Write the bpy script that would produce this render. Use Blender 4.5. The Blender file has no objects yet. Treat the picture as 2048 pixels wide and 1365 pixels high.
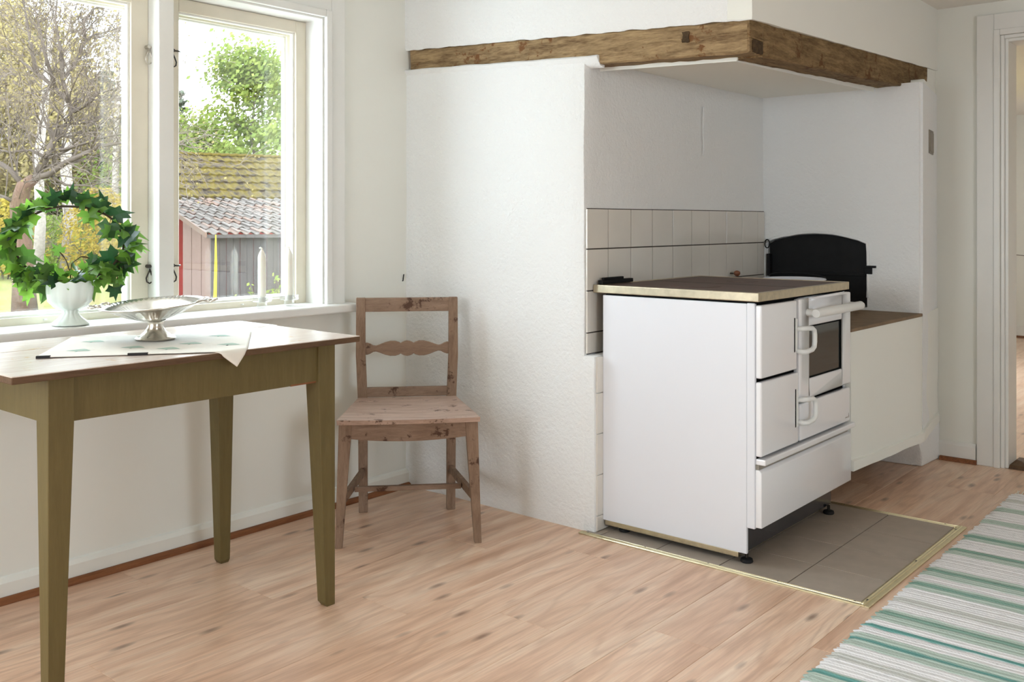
import bpy, bmesh, math, random
from mathutils import Vector, Matrix, noise as mnoise

scene = bpy.context.scene
COL = scene.collection
PI = math.pi
R = math.radians

# ------------------------------------------------------------------ camera
YAW = R(40.2)
cam_data = bpy.data.cameras.new('camera')
cam_data.sensor_width = 36.0
cam_data.lens = 36.0 * 1923.0 / 2048.0
cam_data.shift_y = -(682.5 - 442.0) / 2048.0
cam_data.clip_start = 0.02
cam_data.clip_end = 400
cam = bpy.data.objects.new('camera', cam_data)
cam.location = (0, 0, 1.12)
cam.rotation_euler = (R(90), 0, YAW)
COL.objects.link(cam)
scene.camera = cam

# ------------------------------------------------------------------ sky (even overcast) and exposure
world = bpy.data.worlds.new('overcast_sky')
scene.world = world
world.use_nodes = True
wn = world.node_tree.nodes
wn['Background'].inputs['Color'].default_value = (0.82, 0.915, 1.0, 1)
wn['Background'].inputs['Strength'].default_value = 1.0
scene.view_settings.view_transform = 'Standard'
scene.view_settings.look = 'None'
scene.view_settings.gamma = 1.0
scene.view_settings.use_curve_mapping = False
scene.view_settings.exposure = 4.0
scene.cycles.max_bounces = 6
scene.cycles.diffuse_bounces = 5
scene.cycles.glossy_bounces = 3
scene.cycles.transmission_bounces = 4
scene.cycles.transparent_max_bounces = 12
scene.cycles.caustics_reflective = False
scene.cycles.caustics_refractive = False


def portal(loc, rot, sx, sy):
    """sampling aid in a window opening: guides rays to the sky, gives no light of its own"""
    l = bpy.data.lights.new('window_portal', 'AREA')
    l.shape = 'RECTANGLE'
    l.size, l.size_y = sx, sy
    l.cycles.is_portal = True
    o = bpy.data.objects.new('window_portal', l)
    o.location = loc
    o.rotation_euler = rot
    o['kind'] = 'helper'
    COL.objects.link(o)


# window openings of the room (a: along the wall, z: height)
CEIL = 2.118
WX = -2.97          # inner face of the window wall
WIN1 = (1.08, 2.38, 0.79, 1.909)
WIN2 = (-1.5, -0.1, 0.79, 1.909)
FRONT_Y = -2.4
RIGHT_X = 3.0
BACK_Y = 4.765
WIN3 = (-2.3, -1.1, 0.79, 1.909)
WIN4 = (0.2, 1.4, 0.79, 1.909)    # in the right wall
portal((-3.2, 1.73, 1.35), (0, R(-90), 0), 1.12, 1.3)
portal((-3.2, -0.8, 1.35), (0, R(-90), 0), 1.12, 1.4)
portal((-1.7, FRONT_Y - .12, 1.35), (R(90), 0, 0), 1.2, 1.12)
portal((RIGHT_X + .12, 0.8, 1.35), (0, R(90), 0), 1.12, 1.2)
portal((-2.98, 7.2, 1.35), (0, R(-90), 0), 1.2, 1.6)


# ------------------------------------------------------------------ object helpers
def link(o):
    COL.objects.link(o)
    return o


def tag(o, label=None, cat=None, group=None, kind=None):
    if label: o['label'] = label
    if cat: o['category'] = cat
    if group: o['group'] = group
    if kind: o['kind'] = kind
    return o


def thing(name, label, cat, loc=(0, 0, 0), rz=0.0, group=None, kind=None):
    o = bpy.data.objects.new(name, None)
    o.empty_display_size = .05
    o.location = loc
    o.rotation_euler = (0, 0, rz)
    link(o)
    return tag(o, label, cat, group, kind)


def obj(name, bm, mat, parent=None, local=False, smooth=False, bev=0, seg=2):
    """link a bmesh as one mesh object; world-space geometry unless local"""
    if bev > 0:
        bmesh.ops.recalc_face_normals(bm, faces=bm.faces[:])
        bm.normal_update()
        bmesh.ops.bevel(bm, geom=[e for e in bm.edges if e.is_manifold and e.calc_face_angle(0) > R(30)],
                        offset=bev, segments=seg, affect='EDGES', profile=.6)
    bmesh.ops.recalc_face_normals(bm, faces=bm.faces[:])
    me = bpy.data.meshes.new(name)
    if smooth:
        for f in bm.faces: f.smooth = True
        if smooth != 'all':
            for e in bm.edges:
                if e.is_manifold and e.calc_face_angle(0) > R(smooth if smooth is not True else 40):
                    e.smooth = False
    bm.to_mesh(me)
    bm.free()
    if mat: me.materials.append(mat)
    o = bpy.data.objects.new(name, me)
    link(o)
    if parent is not None:
        o.parent = parent
        if not local and parent.parent is None and parent.type == 'EMPTY':
            o.matrix_parent_inverse = parent.matrix_basis.inverted()
    return o


def BM():
    return bmesh.new()


def add_hexa(bm, p):
    """p: 8 points, bottom ring 0-3 then top ring 4-7"""
    v = [bm.verts.new(q) for q in p]
    for f in ((3, 2, 1, 0), (4, 5, 6, 7), (0, 1, 5, 4), (1, 2, 6, 5), (2, 3, 7, 6), (3, 0, 4, 7)):
        bm.faces.new([v[i] for i in f])
    return v


def add_box(bm, x0, x1, y0, y1, z0, z1):
    return add_hexa(bm, [(x0, y0, z0), (x1, y0, z0), (x1, y1, z0), (x0, y1, z0),
                         (x0, y0, z1), (x1, y0, z1), (x1, y1, z1), (x0, y1, z1)])


def box(x0, x1, y0, y1, z0, z1):
    bm = BM()
    add_box(bm, x0, x1, y0, y1, z0, z1)
    return bm


def add_prism(bm, pts, vec):
    """extrude a polygon (list of 3d points) along vec"""
    vec = Vector(vec)
    a = [bm.verts.new(p) for p in pts]
    b = [bm.verts.new(Vector(p) + vec) for p in pts]
    n = len(a)
    bm.faces.new(a[::-1])
    bm.faces.new(b)
    for i in range(n):
        bm.faces.new((a[i], a[(i + 1) % n], b[(i + 1) % n], b[i]))
    return bm


def prism(pts, vec):
    return add_prism(BM(), pts, vec)


def add_tube(bm, pts, rad, sides=8, closed=False, cap=True):
    pts = [Vector(p) for p in pts]
    n = len(pts)
    rads = rad if isinstance(rad, (list, tuple)) else [rad] * n
    rings = []
    ref = None
    for i in range(n):
        a = pts[(i - 1) % n] if (closed or i > 0) else pts[i]
        b = pts[(i + 1) % n] if (closed or i < n - 1) else pts[i]
        t = (b - a)
        if t.length < 1e-9: t = Vector((0, 0, 1))
        t.normalize()
        if ref is None:
            ref = Vector((0, 0, 1)) if abs(t.z) < .9 else Vector((1, 0, 0))
        u = ref - t * ref.dot(t)
        if u.length < 1e-6: u = t.orthogonal()
        u.normalize()
        ref = u
        w = t.cross(u)
        rings.append([bm.verts.new(pts[i] + (u * math.cos(k * 2 * PI / sides) + w * math.sin(k * 2 * PI / sides)) * rads[i])
                      for k in range(sides)])
    m = n if closed else n - 1
    for i in range(m):
        r0, r1 = rings[i], rings[(i + 1) % n]
        for k in range(sides):
            bm.faces.new((r0[k], r0[(k + 1) % sides], r1[(k + 1) % sides], r1[k]))
    if cap and not closed:
        bm.faces.new(rings[0][::-1])
        bm.faces.new(rings[-1])
    return bm


def tube(pts, rad, sides=8, closed=False):
    return add_tube(BM(), pts, rad, sides, closed)


def add_lathe(bm, prof, c, steps=32, mod=None):
    """prof: (radius, height) from bottom to top round a vertical axis at c; mod(theta, k) -> (dr, dz)"""
    c = Vector(c)
    rings = []
    for k, (r, z) in enumerate(prof):
        if r < 1e-6:
            rings.append([bm.verts.new(c + Vector((0, 0, z)))])
            continue
        ring = []
        for i in range(steps):
            th = 2 * PI * i / steps
            dr, dz = mod(th, k) if mod else (0, 0)
            ring.append(bm.verts.new(c + Vector(((r + dr) * math.cos(th), (r + dr) * math.sin(th), z + dz))))
        rings.append(ring)
    for a, b in zip(rings, rings[1:]):
        for i in range(steps):
            j = (i + 1) % steps
            if len(a) == 1 and len(b) == 1: continue
            if len(a) == 1: bm.faces.new((a[0], b[i], b[j]))
            elif len(b) == 1: bm.faces.new((a[i], a[j], b[0]))
            else: bm.faces.new((a[i], a[j], b[j], b[i]))
    return bm


def lathe(prof, c, steps=32, mod=None):
    return add_lathe(BM(), prof, c, steps, mod)


def slice_up(bm, step):
    """cut a solid into a grid so that it can be made uneven"""
    for ax in range(3):
        lo = min(v.co[ax] for v in bm.verts)
        hi = max(v.co[ax] for v in bm.verts)
        n = int((hi - lo) / step)
        no = Vector([1 if i == ax else 0 for i in range(3)])
        for k in range(1, n):
            co = no * (lo + (hi - lo) * k / n)
            bmesh.ops.bisect_plane(bm, geom=bm.verts[:] + bm.edges[:] + bm.faces[:], plane_co=co, plane_no=no)
    return bm


def uneven(bm, amp, scale, seed=0.0, keep=None):
    bm.normal_update()
    d = []
    for v in bm.verts:
        if keep and keep(v.co): continue
        n = mnoise.noise_vector(v.co * scale + Vector((seed, seed * 1.7, -seed)))
        d.append((v, n * amp))
    for v, q in d: v.co += q
    return bm


def rough(bm, step, amp, scale, bev=.012, seed=0.0, keep=None):
    if bev:
        bmesh.ops.bevel(bm, geom=bm.edges[:], offset=bev, segments=2, affect='EDGES', profile=.6)
    slice_up(bm, step)
    return uneven(bm, amp, scale, seed, keep)


# ------------------------------------------------------------------ material helpers
def rgb(r, g, b):
    """sRGB 0-255 to linear"""
    f = lambda c: (c / 255 / 12.92) if c / 255 <= .04045 else ((c / 255 + .055) / 1.055) ** 2.4
    return (f(r), f(g), f(b), 1)


class NT:
    def __init__(self, name):
        self.m = bpy.data.materials.new(name)
        self.m.use_nodes = True
        self.t = self.m.node_tree
        self.b = self.t.nodes['Principled BSDF']
        self.out = self.t.nodes['Material Output']

    def n(self, kind, **kw):
        nd = self.t.nodes.new('ShaderNode' + kind)
        for k, v in kw.items():
            if k.startswith('p_'): setattr(nd, k[2:], v)
            else:
                key = {'fac': 'Fac'}.get(k, k)
                s = nd.inputs[int(key[1:])] if key[0] == 'i' and key[1:].isdigit() else nd.inputs[key]
                if isinstance(v, bpy.types.NodeSocket): self.t.links.new(v, s)
                else: s.default_value = v
        return nd

    def l(self, a, b):
        self.t.links.new(a, b)

    def set(self, **kw):
        for k, v in kw.items():
            s = self.b.inputs[k.replace('_', ' ')]
            if isinstance(v, bpy.types.NodeSocket): self.l(v, s)
            else: s.default_value = v

    def coords(self, scale=(1, 1, 1), rnd=0.0, rot=(0, 0, 0)):
        tc = self.n('TexCoord').outputs['Object']
        if rnd:
            oi = self.n('ObjectInfo').outputs['Random']
            mul = self.n('Math', p_operation='MULTIPLY', i0=oi, i1=rnd).outputs[0]
            comb = self.n('CombineXYZ', X=mul, Y=mul, Z=mul).outputs[0]
            tc = self.n('VectorMath', p_operation='ADD', i0=tc, i1=comb).outputs[0]
        return self.n('Mapping', Vector=tc, Scale=scale, Rotation=rot).outputs[0]

    def noise(self, vec, scale, detail=3, rough=.55, dist=0.0):
        return self.n('TexNoise', Vector=vec, Scale=scale, Detail=detail, Roughness=rough, Distortion=dist).outputs['Fac']

    def ramp(self, fac, stops, interp='LINEAR'):
        r = self.n('ValToRGB', fac=fac)
        cr = r.color_ramp
        cr.interpolation = interp
        while len(cr.elements) < len(stops): cr.elements.new(.5)
        for e, (p, c) in zip(cr.elements, stops):
            e.position = p
            e.color = c if len(c) == 4 else (*c, 1)
        return r.outputs['Color']

    def mix(self, fac, a, b, mode='MIX'):
        m = self.n('Mix', p_data_type='RGBA', p_blend_type=mode)
        for s, v in ((m.inputs[0], fac), (m.inputs[6], a), (m.inputs[7], b)):
            if isinstance(v, bpy.types.NodeSocket): self.l(v, s)
            else: s.default_value = v
        return m.outputs[2]

    def math(self, op, a, b=0.0, clamp=False):
        m = self.n('Math', p_operation=op, p_use_clamp=clamp)
        for s, v in ((m.inputs[0], a), (m.inputs[1], b)):
            if isinstance(v, bpy.types.NodeSocket): self.l(v, s)
            else: s.default_value = v
        return m.outputs[0]

    def bump(self, h, strength=.3, dist=.002):
        return self.n('Bump', Height=h, Strength=strength, Distance=dist).outputs['Normal']


def plain(name, c, rough=.5, spec=.4, metal=0.0, var=.06, scale=20, bump=0.0, bscale=200, bdist=.001, **kw):
    """one colour with slight mottling and fine relief"""
    t = NT(name)
    v = t.coords()
    n = t.noise(v, scale, 4)
    d = tuple(max(0, x * (1 - var)) for x in c[:3]) + (1,)
    l = tuple(min(1, x * (1 + var)) for x in c[:3]) + (1,)
    t.set(Base_Color=t.ramp(n, [(.3, d), (.7, l)]), Roughness=rough, Metallic=metal, Specular_IOR_Level=spec)
    if bump:
        t.set(Normal=t.bump(t.noise(v, bscale, 3), bump, bdist))
    for k, x in kw.items(): t.set(**{k: x})
    return t.m


def m_plaster(name, c, strength, big=9, fine=70, dist=.004, var=.02):
    t = NT(name)
    v = t.coords()
    a = t.noise(v, big, 2, .6)
    b = t.noise(v, fine, 2, .6)
    h = t.math('ADD', t.math('MULTIPLY', a, .6), t.math('MULTIPLY', b, .5))
    d = tuple(x * (1 - var) for x in c[:3]) + (1,)
    df = t.n('BsdfDiffuse', Color=t.mix(t.noise(v, 2.3, 1), d, c), Roughness=.3, Normal=t.bump(h, strength, dist))
    t.l(df.outputs[0], t.out.inputs['Surface'])
    return t.m


def m_wood(name, light, dark, axis='x', scale=6, stretch=14, rough=.7, wear=None, wear_at=.62, bump=.5, rnd=10.0, spec=.25, streak=1.0):
    """long fibres along one axis with optional worn patches"""
    t = NT(name)
    s = [stretch, stretch, stretch]
    s['xyz'.index(axis)] = 1.0
    v = t.coords(tuple(x * 1.0 for x in s), rnd)
    w = t.coords((1, 1, 1), rnd)
    g = t.noise(v, scale, 5, .65, .4)
    f = t.noise(v, scale * 5, 3, .6)
    gg = t.math('ADD', t.math('MULTIPLY', g, .7), t.math('MULTIPLY', f, .3))
    c = t.ramp(gg, [(.5 - .2 * streak, dark), (.5 + .18 * streak, light)])
    if wear:
        p = t.noise(w, 14, 6, .7)
        c = t.mix(t.ramp(p, [(wear_at, (0, 0, 0, 1)), (wear_at + .05, (1, 1, 1, 1))]), c, wear)
    t.set(Base_Color=c, Roughness=rough, Specular_IOR_Level=spec, Normal=t.bump(gg, bump, .002))
    return t.m


WHITE = rgb(236, 236, 229)
M = {}
M['wall'] = m_plaster('painted_wall', WHITE, .18, 6, 90, .0015)
M['plaster'] = m_plaster('rough_plaster', rgb(234, 235, 234), .75, 18, 80, .010)
M['wall_unseen'] = m_plaster('pale_painted_wall', rgb(216, 215, 212), .18, 6, 90, .0015)
M['ceiling'] = m_plaster('ceiling_paint', rgb(232, 229, 222), .1)
M['trim'] = plain('white_gloss_paint', rgb(230, 229, 224), .35, .5, var=.015, scale=8, bump=.06, bscale=60)
M['sash'] = plain('cream_sash_paint', rgb(218, 210, 192), .4, .5, var=.03, scale=12, bump=.12, bscale=80)


def m_floor():
    t = NT('laminate_oak')
    v = t.coords((1, 1, 1), 37.0)
    oi = t.n('ObjectInfo').outputs['Random']
    long = t.n('Mapping', Vector=v, Scale=(9, .8, 1)).outputs[0]
    fine = t.n('Mapping', Vector=v, Scale=(60, 2.2, 1)).outputs[0]
    warp = t.n('TexNoise', Vector=t.n('Mapping', Vector=v, Scale=(4, .9, 1)).outputs[0], Scale=1.6, Detail=2).outputs['Fac']
    rings = t.n('Mapping', Vector=v, Scale=(1, 1, 1)).outputs[0]
    sx = t.n('SeparateXYZ', Vector=rings).outputs[0]
    ph = t.math('ADD', t.math('MULTIPLY', sx, 60), t.math('MULTIPLY', warp, 46))
    band = t.math('ADD', t.math('MULTIPLY', t.math('SINE', ph), .5), .5)
    a = t.noise(long, 2.0, 4, .6, .3)
    b = t.noise(fine, 3.0, 3, .6)
    c = t.ramp(a, [(.30, rgb(212, 170, 140)), (.48, rgb(240, 204, 175)), (.70, rgb(252, 227, 202))])
    c = t.mix(t.math('MULTIPLY', t.math('POWER', band, 3.0), .26), c, rgb(172, 130, 100))
    c = t.mix(t.math('MULTIPLY', t.ramp(b, [(.35, (1, 1, 1)), (.6, (0, 0, 0))]), .26), c, rgb(166, 124, 96))
    kv = t.n('Mapping', Vector=v, Scale=(13, 4.2, 1)).outputs[0]
    vor = t.n('TexVoronoi', Vector=kv, Scale=1.0, Randomness=1.0).outputs['Distance']
    knot = t.ramp(vor, [(.05, (1, 1, 1)), (.19, (0, 0, 0))])
    c = t.mix(t.math('MULTIPLY', knot, .75), c, rgb(108, 76, 58))
    c = t.mix(t.math('MULTIPLY', oi, .3), c, rgb(206, 168, 142))
    t.set(Base_Color=c, Roughness=.32, Specular_IOR_Level=.65, Normal=t.bump(b, .05, .0004))
    return t.m


M['floor'] = m_floor()
M['beam'] = m_wood('old_hewn_beam', rgb(176, 150, 112), rgb(78, 54, 30), 'x', 7, 7, .85, rgb(110, 74, 42), .57, 1.0, 0)
M['beam_y_shaded'] = m_wood('old_hewn_beam_along_shaded', rgb(156, 130, 92), rgb(70, 50, 28), 'y', 7, 7, .85, rgb(96, 66, 38), .57, 1.0, 0)  # right face's shade put into the colour, darker than the left beam
M['tenon'] = m_wood('dark_end_grain', rgb(92, 74, 52), rgb(48, 36, 24), 'x', 30, 2, .9, rnd=0)
M['tile'] = plain('white_glazed_tile', rgb(222, 217, 208), .12, .55, var=.03, scale=5, bump=.03, bscale=14)
M['grout'] = plain('grey_grout', rgb(78, 70, 64), .9, .1, var=.15)
M['floor_tile'] = plain('grey_stoneware_tile', rgb(168, 156, 143), .42, .4, var=.07, scale=16, bump=.05, bscale=90)
M['brass'] = plain('pale_brass', rgb(232, 222, 186), .3, .5, 1.0, var=.06, scale=30)
M['enamel'] = plain('white_enamel', rgb(240, 241, 244), .16, .5, var=.006, scale=4, Coat_Weight=.3, Coat_Roughness=.05)
M['enamel_side'] = plain('white_enamel_side', rgb(230, 232, 238), .3, .45, var=.006, scale=4)
M['steel'] = plain('brushed_steel_frame', rgb(196, 184, 160), .34, .5, 1.0, var=.12, scale=40)
M['hotplate'] = plain('brown_cast_iron', rgb(92, 68, 60), .5, .5, .4, var=.14, scale=25, bump=.15, bscale=300)
M['black'] = plain('black_iron', rgb(16, 16, 17), .6, .3, .2, var=.3, scale=30, bump=.3, bscale=90)
M['slot'] = plain('black_gap', rgb(10, 10, 11), .8, .1)
M['plinth'] = plain('dark_plinth_steel', rgb(96, 98, 106), .14, .5, .9, var=.05)
M['handle'] = plain('white_handle_plastic', rgb(236, 238, 236), .28, .5, var=.01)
M['rubber'] = plain('black_rubber', rgb(28, 28, 28), .7, .3)
M['olive'] = m_wood('olive_paint', rgb(112, 99, 63), rgb(98, 86, 52), 'z', 6, 10, .45, rgb(90, 74, 44), .70, .15, 3)
M['tabletop'] = m_wood('scrubbed_table_board', rgb(222, 208, 198), rgb(192, 173, 160), 'y', 5, 12, .26, rgb(206, 176, 146), .60, .1, 0, .5)
M['table_edge'] = m_wood('dark_table_edge', rgb(112, 88, 66), rgb(78, 58, 42), 'y', 5, 10, .7)
M['chair'] = m_wood('worn_chair_wood', rgb(152, 128, 108), rgb(116, 92, 74), 'z', 9, 5, .68, rgb(80, 56, 43), .575, .5, 5)
M['chair_x'] = m_wood('worn_chair_wood_across', rgb(154, 130, 111), rgb(118, 94, 77), 'x', 9, 5, .68, rgb(82, 58, 45), .575, .5, 5)
M['seat'] = m_wood('worn_seat_board', rgb(196, 170, 155), rgb(152, 126, 110), 'x', 6, 6, .4, rgb(104, 82, 70), .585, .3, 0)
M['silver'] = plain('silver_plate', rgb(214, 208, 198), .2, .5, 1.0, var=.08, scale=50, bump=.08, bscale=120)
M['milk'] = plain('milk_glass', rgb(228, 236, 230), .12, .5, var=.01, Subsurface_Weight=.25, Subsurface_Radius=(.01, .01, .01))
M['wax'] = plain('candle_wax', rgb(240, 236, 224), .5, .3, var=.01, Subsurface_Weight=.35, Subsurface_Radius=(.01, .008, .006))
M['soil'] = plain('dark_soil', rgb(30, 26, 22), .95, .1, var=.3, scale=120)
M['cloth'] = plain('white_cotton', rgb(238, 235, 226), .85, .2, var=.02, scale=60, bump=.15, bscale=700)
M['print'] = plain('pale_green_print', rgb(178, 200, 186), .85, .2, var=.05, scale=160)
M['binding'] = plain('dark_binding', rgb(52, 50, 50), .85, .2)
M['brownwood'] = m_wood('brown_quarter_round', rgb(150, 98, 62), rgb(104, 62, 38), 'y', 5, 20, .45, rnd=0)
M['slab'] = plain('brown_stone_slab', rgb(132, 112, 90), .7, .3, var=.15, scale=18, bump=.2, bscale=70)
M['metal_dark'] = plain('dark_wrought_iron', rgb(70, 66, 62), .4, .5, .9, var=.1)
M['metal_light'] = plain('nickel_hook', rgb(196, 190, 180), .3, .5, .9, var=.1)
M['brownknob'] = plain('turned_brown_knob', rgb(128, 78, 52), .4, .4, var=.1, scale=60)
M['grey_plate'] = plain('grey_painted_iron', rgb(150, 144, 134), .6, .3, .1, var=.1, scale=30)
M['stem'] = plain('ivy_stem', rgb(62, 52, 38), .7, .2)


def m_leafy(name, a, b, rough=.45, spec=.4, trans=.25, rnd=True):
    t = NT(name)
    if rnd:
        fac = t.n('ObjectInfo').outputs['Random']
    else:
        fac = t.noise(t.coords(), 1.3, 5, .8)
    c = t.ramp(fac, [(.1 if rnd else .35, a), (.9 if rnd else .65, b)])
    t.set(Base_Color=c, Roughness=rough, Specular_IOR_Level=spec)
    if trans:
        tr = t.n('BsdfTranslucent', Color=c)
        base = t.b if rnd else t.n('BsdfDiffuse', Color=c)
        mx = t.n('MixShader', i0=trans, i1=base.outputs[0], i2=tr.outputs[0])
        t.l(mx.outputs[0], t.out.inputs['Surface'])
    return t.m


M['ivy'] = m_leafy('ivy_leaf', rgb(32, 66, 34), rgb(122, 168, 62), .35, .45, .4)


def m_pane():
    t = NT('window_glass')
    tr = t.n('BsdfTransparent', Color=(.90, .91, .91, 1))
    gl = t.n('BsdfGlossy', Color=(1, 1, 1, 1), Roughness=.0)
    fr = t.n('Fresnel', IOR=1.6)
    front = t.math('SUBTRACT', 1.0, t.n('NewGeometry').outputs['Backfacing'])   # reflect once, on the outer face of the sheet
    mx = t.n('MixShader', i0=t.math('MULTIPLY', fr.outputs[0], front), i1=tr.outputs[0], i2=gl.outputs[0])
    t.l(mx.outputs[0], t.out.inputs['Surface'])
    return t.m


def m_glass():
    t = NT('clear_pressed_glass')
    tr = t.n('BsdfTransparent', Color=(.90, .91, .91, 1))
    gl = t.n('BsdfGlossy', Color=(1, 1, 1, 1), Roughness=.02)
    fr = t.n('LayerWeight', Blend=.2)
    mx = t.n('MixShader', i0=fr.outputs['Facing'], i1=tr.outputs[0], i2=gl.outputs[0])
    t.l(mx.outputs[0], t.out.inputs['Surface'])
    return t.m


M['pane'] = m_pane()
M['clear'] = m_glass()
M['ovenglass'] = plain('smoked_oven_glass', rgb(22, 27, 27), .05, .6, 0, var=.3, scale=12)


# ================================================================== room shell
def wall_y(bm, x0, x1, y0, y1, z0, z1, holes):
    """wall running along y, thickness x0..x1, holes (y0,y1,z0,z1)"""
    cur = y0
    for a, b, c, d in sorted(holes):
        add_box(bm, x0, x1, cur, a, z0, z1)
        if c > z0: add_box(bm, x0, x1, a, b, z0, c)
        if d < z1: add_box(bm, x0, x1, a, b, d, z1)
        cur = b
    add_box(bm, x0, x1, cur, y1, z0, z1)
    return bm


def wall_x(bm, x0, x1, y0, y1, z0, z1, holes):
    cur = x0
    for a, b, c, d in sorted(holes):
        add_box(bm, cur, a, y0, y1, z0, z1)
        if c > z0: add_box(bm, a, b, y0, y1, z0, c)
        if d < z1: add_box(bm, a, b, y0, y1, d, z1)
        cur = b
    add_box(bm, cur, x1, y0, y1, z0, z1)
    return bm


def struct(name, bm, mat, label, cat, **kw):
    return tag(obj(name, bm, mat, **kw), label, cat, kind='structure')


WOUT = -3.22
wall_left = struct('wall_left', wall_y(BM(), WOUT, WX, FRONT_Y, BACK_Y + .12, -.1, CEIL + .1, [WIN1, WIN2]), M['wall'],
                   'white painted wall with the window, left of the picture', 'wall')
obj('nail', tube([(-2.975, 2.795, .865), (-2.968, 2.80, .867), (-2.963, 2.80, .895)], .0022, 6), M['black'], wall_left)
wall_back = struct('wall_back', wall_x(BM(), WOUT, RIGHT_X + .12, BACK_Y, BACK_Y + .12, -.1, CEIL + .1, [(-1.105, -.28, -.1, 1.945)]), M['wall'],
                   'white painted far wall around the doorway', 'wall')
struct('wall_front', wall_x(BM(), WOUT, RIGHT_X + .12, FRONT_Y - .12, FRONT_Y, -.1, CEIL + .1, [WIN3]), M['wall'],
       'white wall with a window behind the viewer', 'wall')
struct('wall_right', wall_y(BM(), RIGHT_X, RIGHT_X + .12, FRONT_Y, BACK_Y, -.1, CEIL + .1, [WIN4]), M['wall_unseen'],
       'pale side wall with a window, out of the picture', 'wall')
struct('ceiling', box(WOUT, RIGHT_X + .12, FRONT_Y - .12, BACK_Y + .12, CEIL, CEIL + .12), M['ceiling'],
       'white painted ceiling meeting the far wall', 'ceiling')

# simple frames of the windows that the picture does not show
def plain_window(n, axis, at, a0, a1, z0, z1, label):
    bm = BM()
    w, t = .05, .05
    for (p0, p1, q0, q1) in ((a0, a0 + w, z0, z1), (a1 - w, a1, z0, z1), (a0, a1, z0, z0 + w), (a0, a1, z1 - w, z1),
                             ((a0 + a1) / 2 - w / 2, (a0 + a1) / 2 + w / 2, z0, z1)):
        if axis == 'y': add_box(bm, at, at + t, p0, p1, q0, q1)
        else: add_box(bm, p0, p1, at, at + t, q0, q1)
    return struct('window_%d' % n, bm, M['trim'], label, 'window')


plain_window(2, 'y', -3.13, *WIN2, 'white two-light window nearer the viewer on the left wall')
plain_window(3, 'x', FRONT_Y - .08, *WIN3, 'white window behind the viewer near the left wall')

plain_window(4, 'y', RIGHT_X + .05, *WIN4, 'white window in the right wall')

# ------------------------------------------------------------------ floor of single laminate planks
floor = struct('floor', box(WX - .02, RIGHT_X, FRONT_Y, BACK_Y + .12, -.08, -.0035), M['floor'],
               'pinkish oak laminate floor of long planks', 'floor')
random.seed(7)
PW, PL = .193, 1.286
HX0, HX1, HY0, HY1 = -2.03, -1.03, 2.80, 3.725     # tiled hearth area
row = 0
x = WX + .012
while x < 1.0:
    x1 = min(x + PW, 1.02)
    y = .25 - (row * .43 % 1.0) * PL
    while y < BACK_Y - .005:
        a, b = max(y, -.2), min(y + PL, BACK_Y + .115 if -1.1 < x < -.3 else BACK_Y - .004)
        y += PL
        if b - a < .03: continue
        spans = [(a, b)]
        if x >= HX0 - .03 and x1 <= HX1 + .03:
            spans = [(p, q) for p, q in ((a, min(b, HY0 + .01)), (max(a, HY1 - .01), b)) if q - p > .02]
        for p, q in spans:
            bm = BM()
            add_box(bm, -(x1 - x) / 2 + .0002, (x1 - x) / 2 - .0002, -(q - p) / 2 + .0002, (q - p) / 2 - .0002, -.0036, 0)
            bmesh.ops.bevel(bm, geom=[e for e in bm.edges if all(v.co.z > -.001 for v in e.verts)], offset=.0009,
                            segments=1, affect='EDGES')
            o = obj('plank', bm, M['floor'], floor, local=True)
            o.location = ((x + x1) / 2, (p + q) / 2, 0)
    x = x1
    row += 1

# hearth of stoneware tiles, flush in the floor, edged with brass strips
hearth = struct('hearth_floor', box(-2.03, HX1, HY0, HY1, -.003, .0002), M['grout'], 'grey tiled hearth set into the floor under the stove', 'floor')
TW = .2305
xs = [-2.03, -1.965, -1.735, -1.4985, -1.266, -1.03]
ys = [2.80, 3.024, 3.252, 3.475, 3.725]
for i in range(5):
    for j in range(4):
        bm = box(xs[i] + .0015, xs[i + 1] - .0015, ys[j] + .0015, ys[j + 1] - .0015, -.002, .0026)
        obj('tile', bm, M['floor_tile'], hearth, bev=.0008, seg=1)


def brass_strip(p0, p1, label, w=.026, screws=3):
    p0, p1 = Vector(p0), Vector(p1)
    d = (p1 - p0).normalized()
    n = Vector((-d.y, d.x, 0))
    t = thing('brass_edging_strip', label, 'floor trim', p0, 0, 'brass strips round the hearth')
    prof = [(-.5, .0026), (-.44, .0048), (-.24, .0062), (-.17, .0034), (-.1, .0034), (-.05, .0064), (.05, .0064), (.1, .0034),
            (.17, .0034), (.24, .0062), (.42, .0042), (.5, .0004), (-.5, .0004)]
    obj('profile', prism([p0 + n * (a * w) + Vector((0, 0, z)) for a, z in prof], p1 - p0), M['brass'], t)
    for k in range(screws):
        c = p0 + (p1 - p0) * ((k + .12) / (screws - .76)) + n * (w * .12)
        obj('screw', lathe([(0, .0044), (.0034, .0048), (.003, .0062), (0, .0064)], c, 10), M['metal_dark'], t)
    return t


brass_strip((-2.04, 2.796, 0), (-1.022, 2.796, 0), 'long brass edging strip along the hearth beside the bare floor', .026, 5)
brass_strip((-1.022, 2.783, 0), (-1.012, 3.74, 0), 'brass edging strip of the hearth beside the striped rug', .036, 3)
brass_strip((-1.02, 3.728, 0), (-1.86, 3.728, 0), 'brass edging strip at the far side of the hearth, half in shadow', .022, 3)

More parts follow.
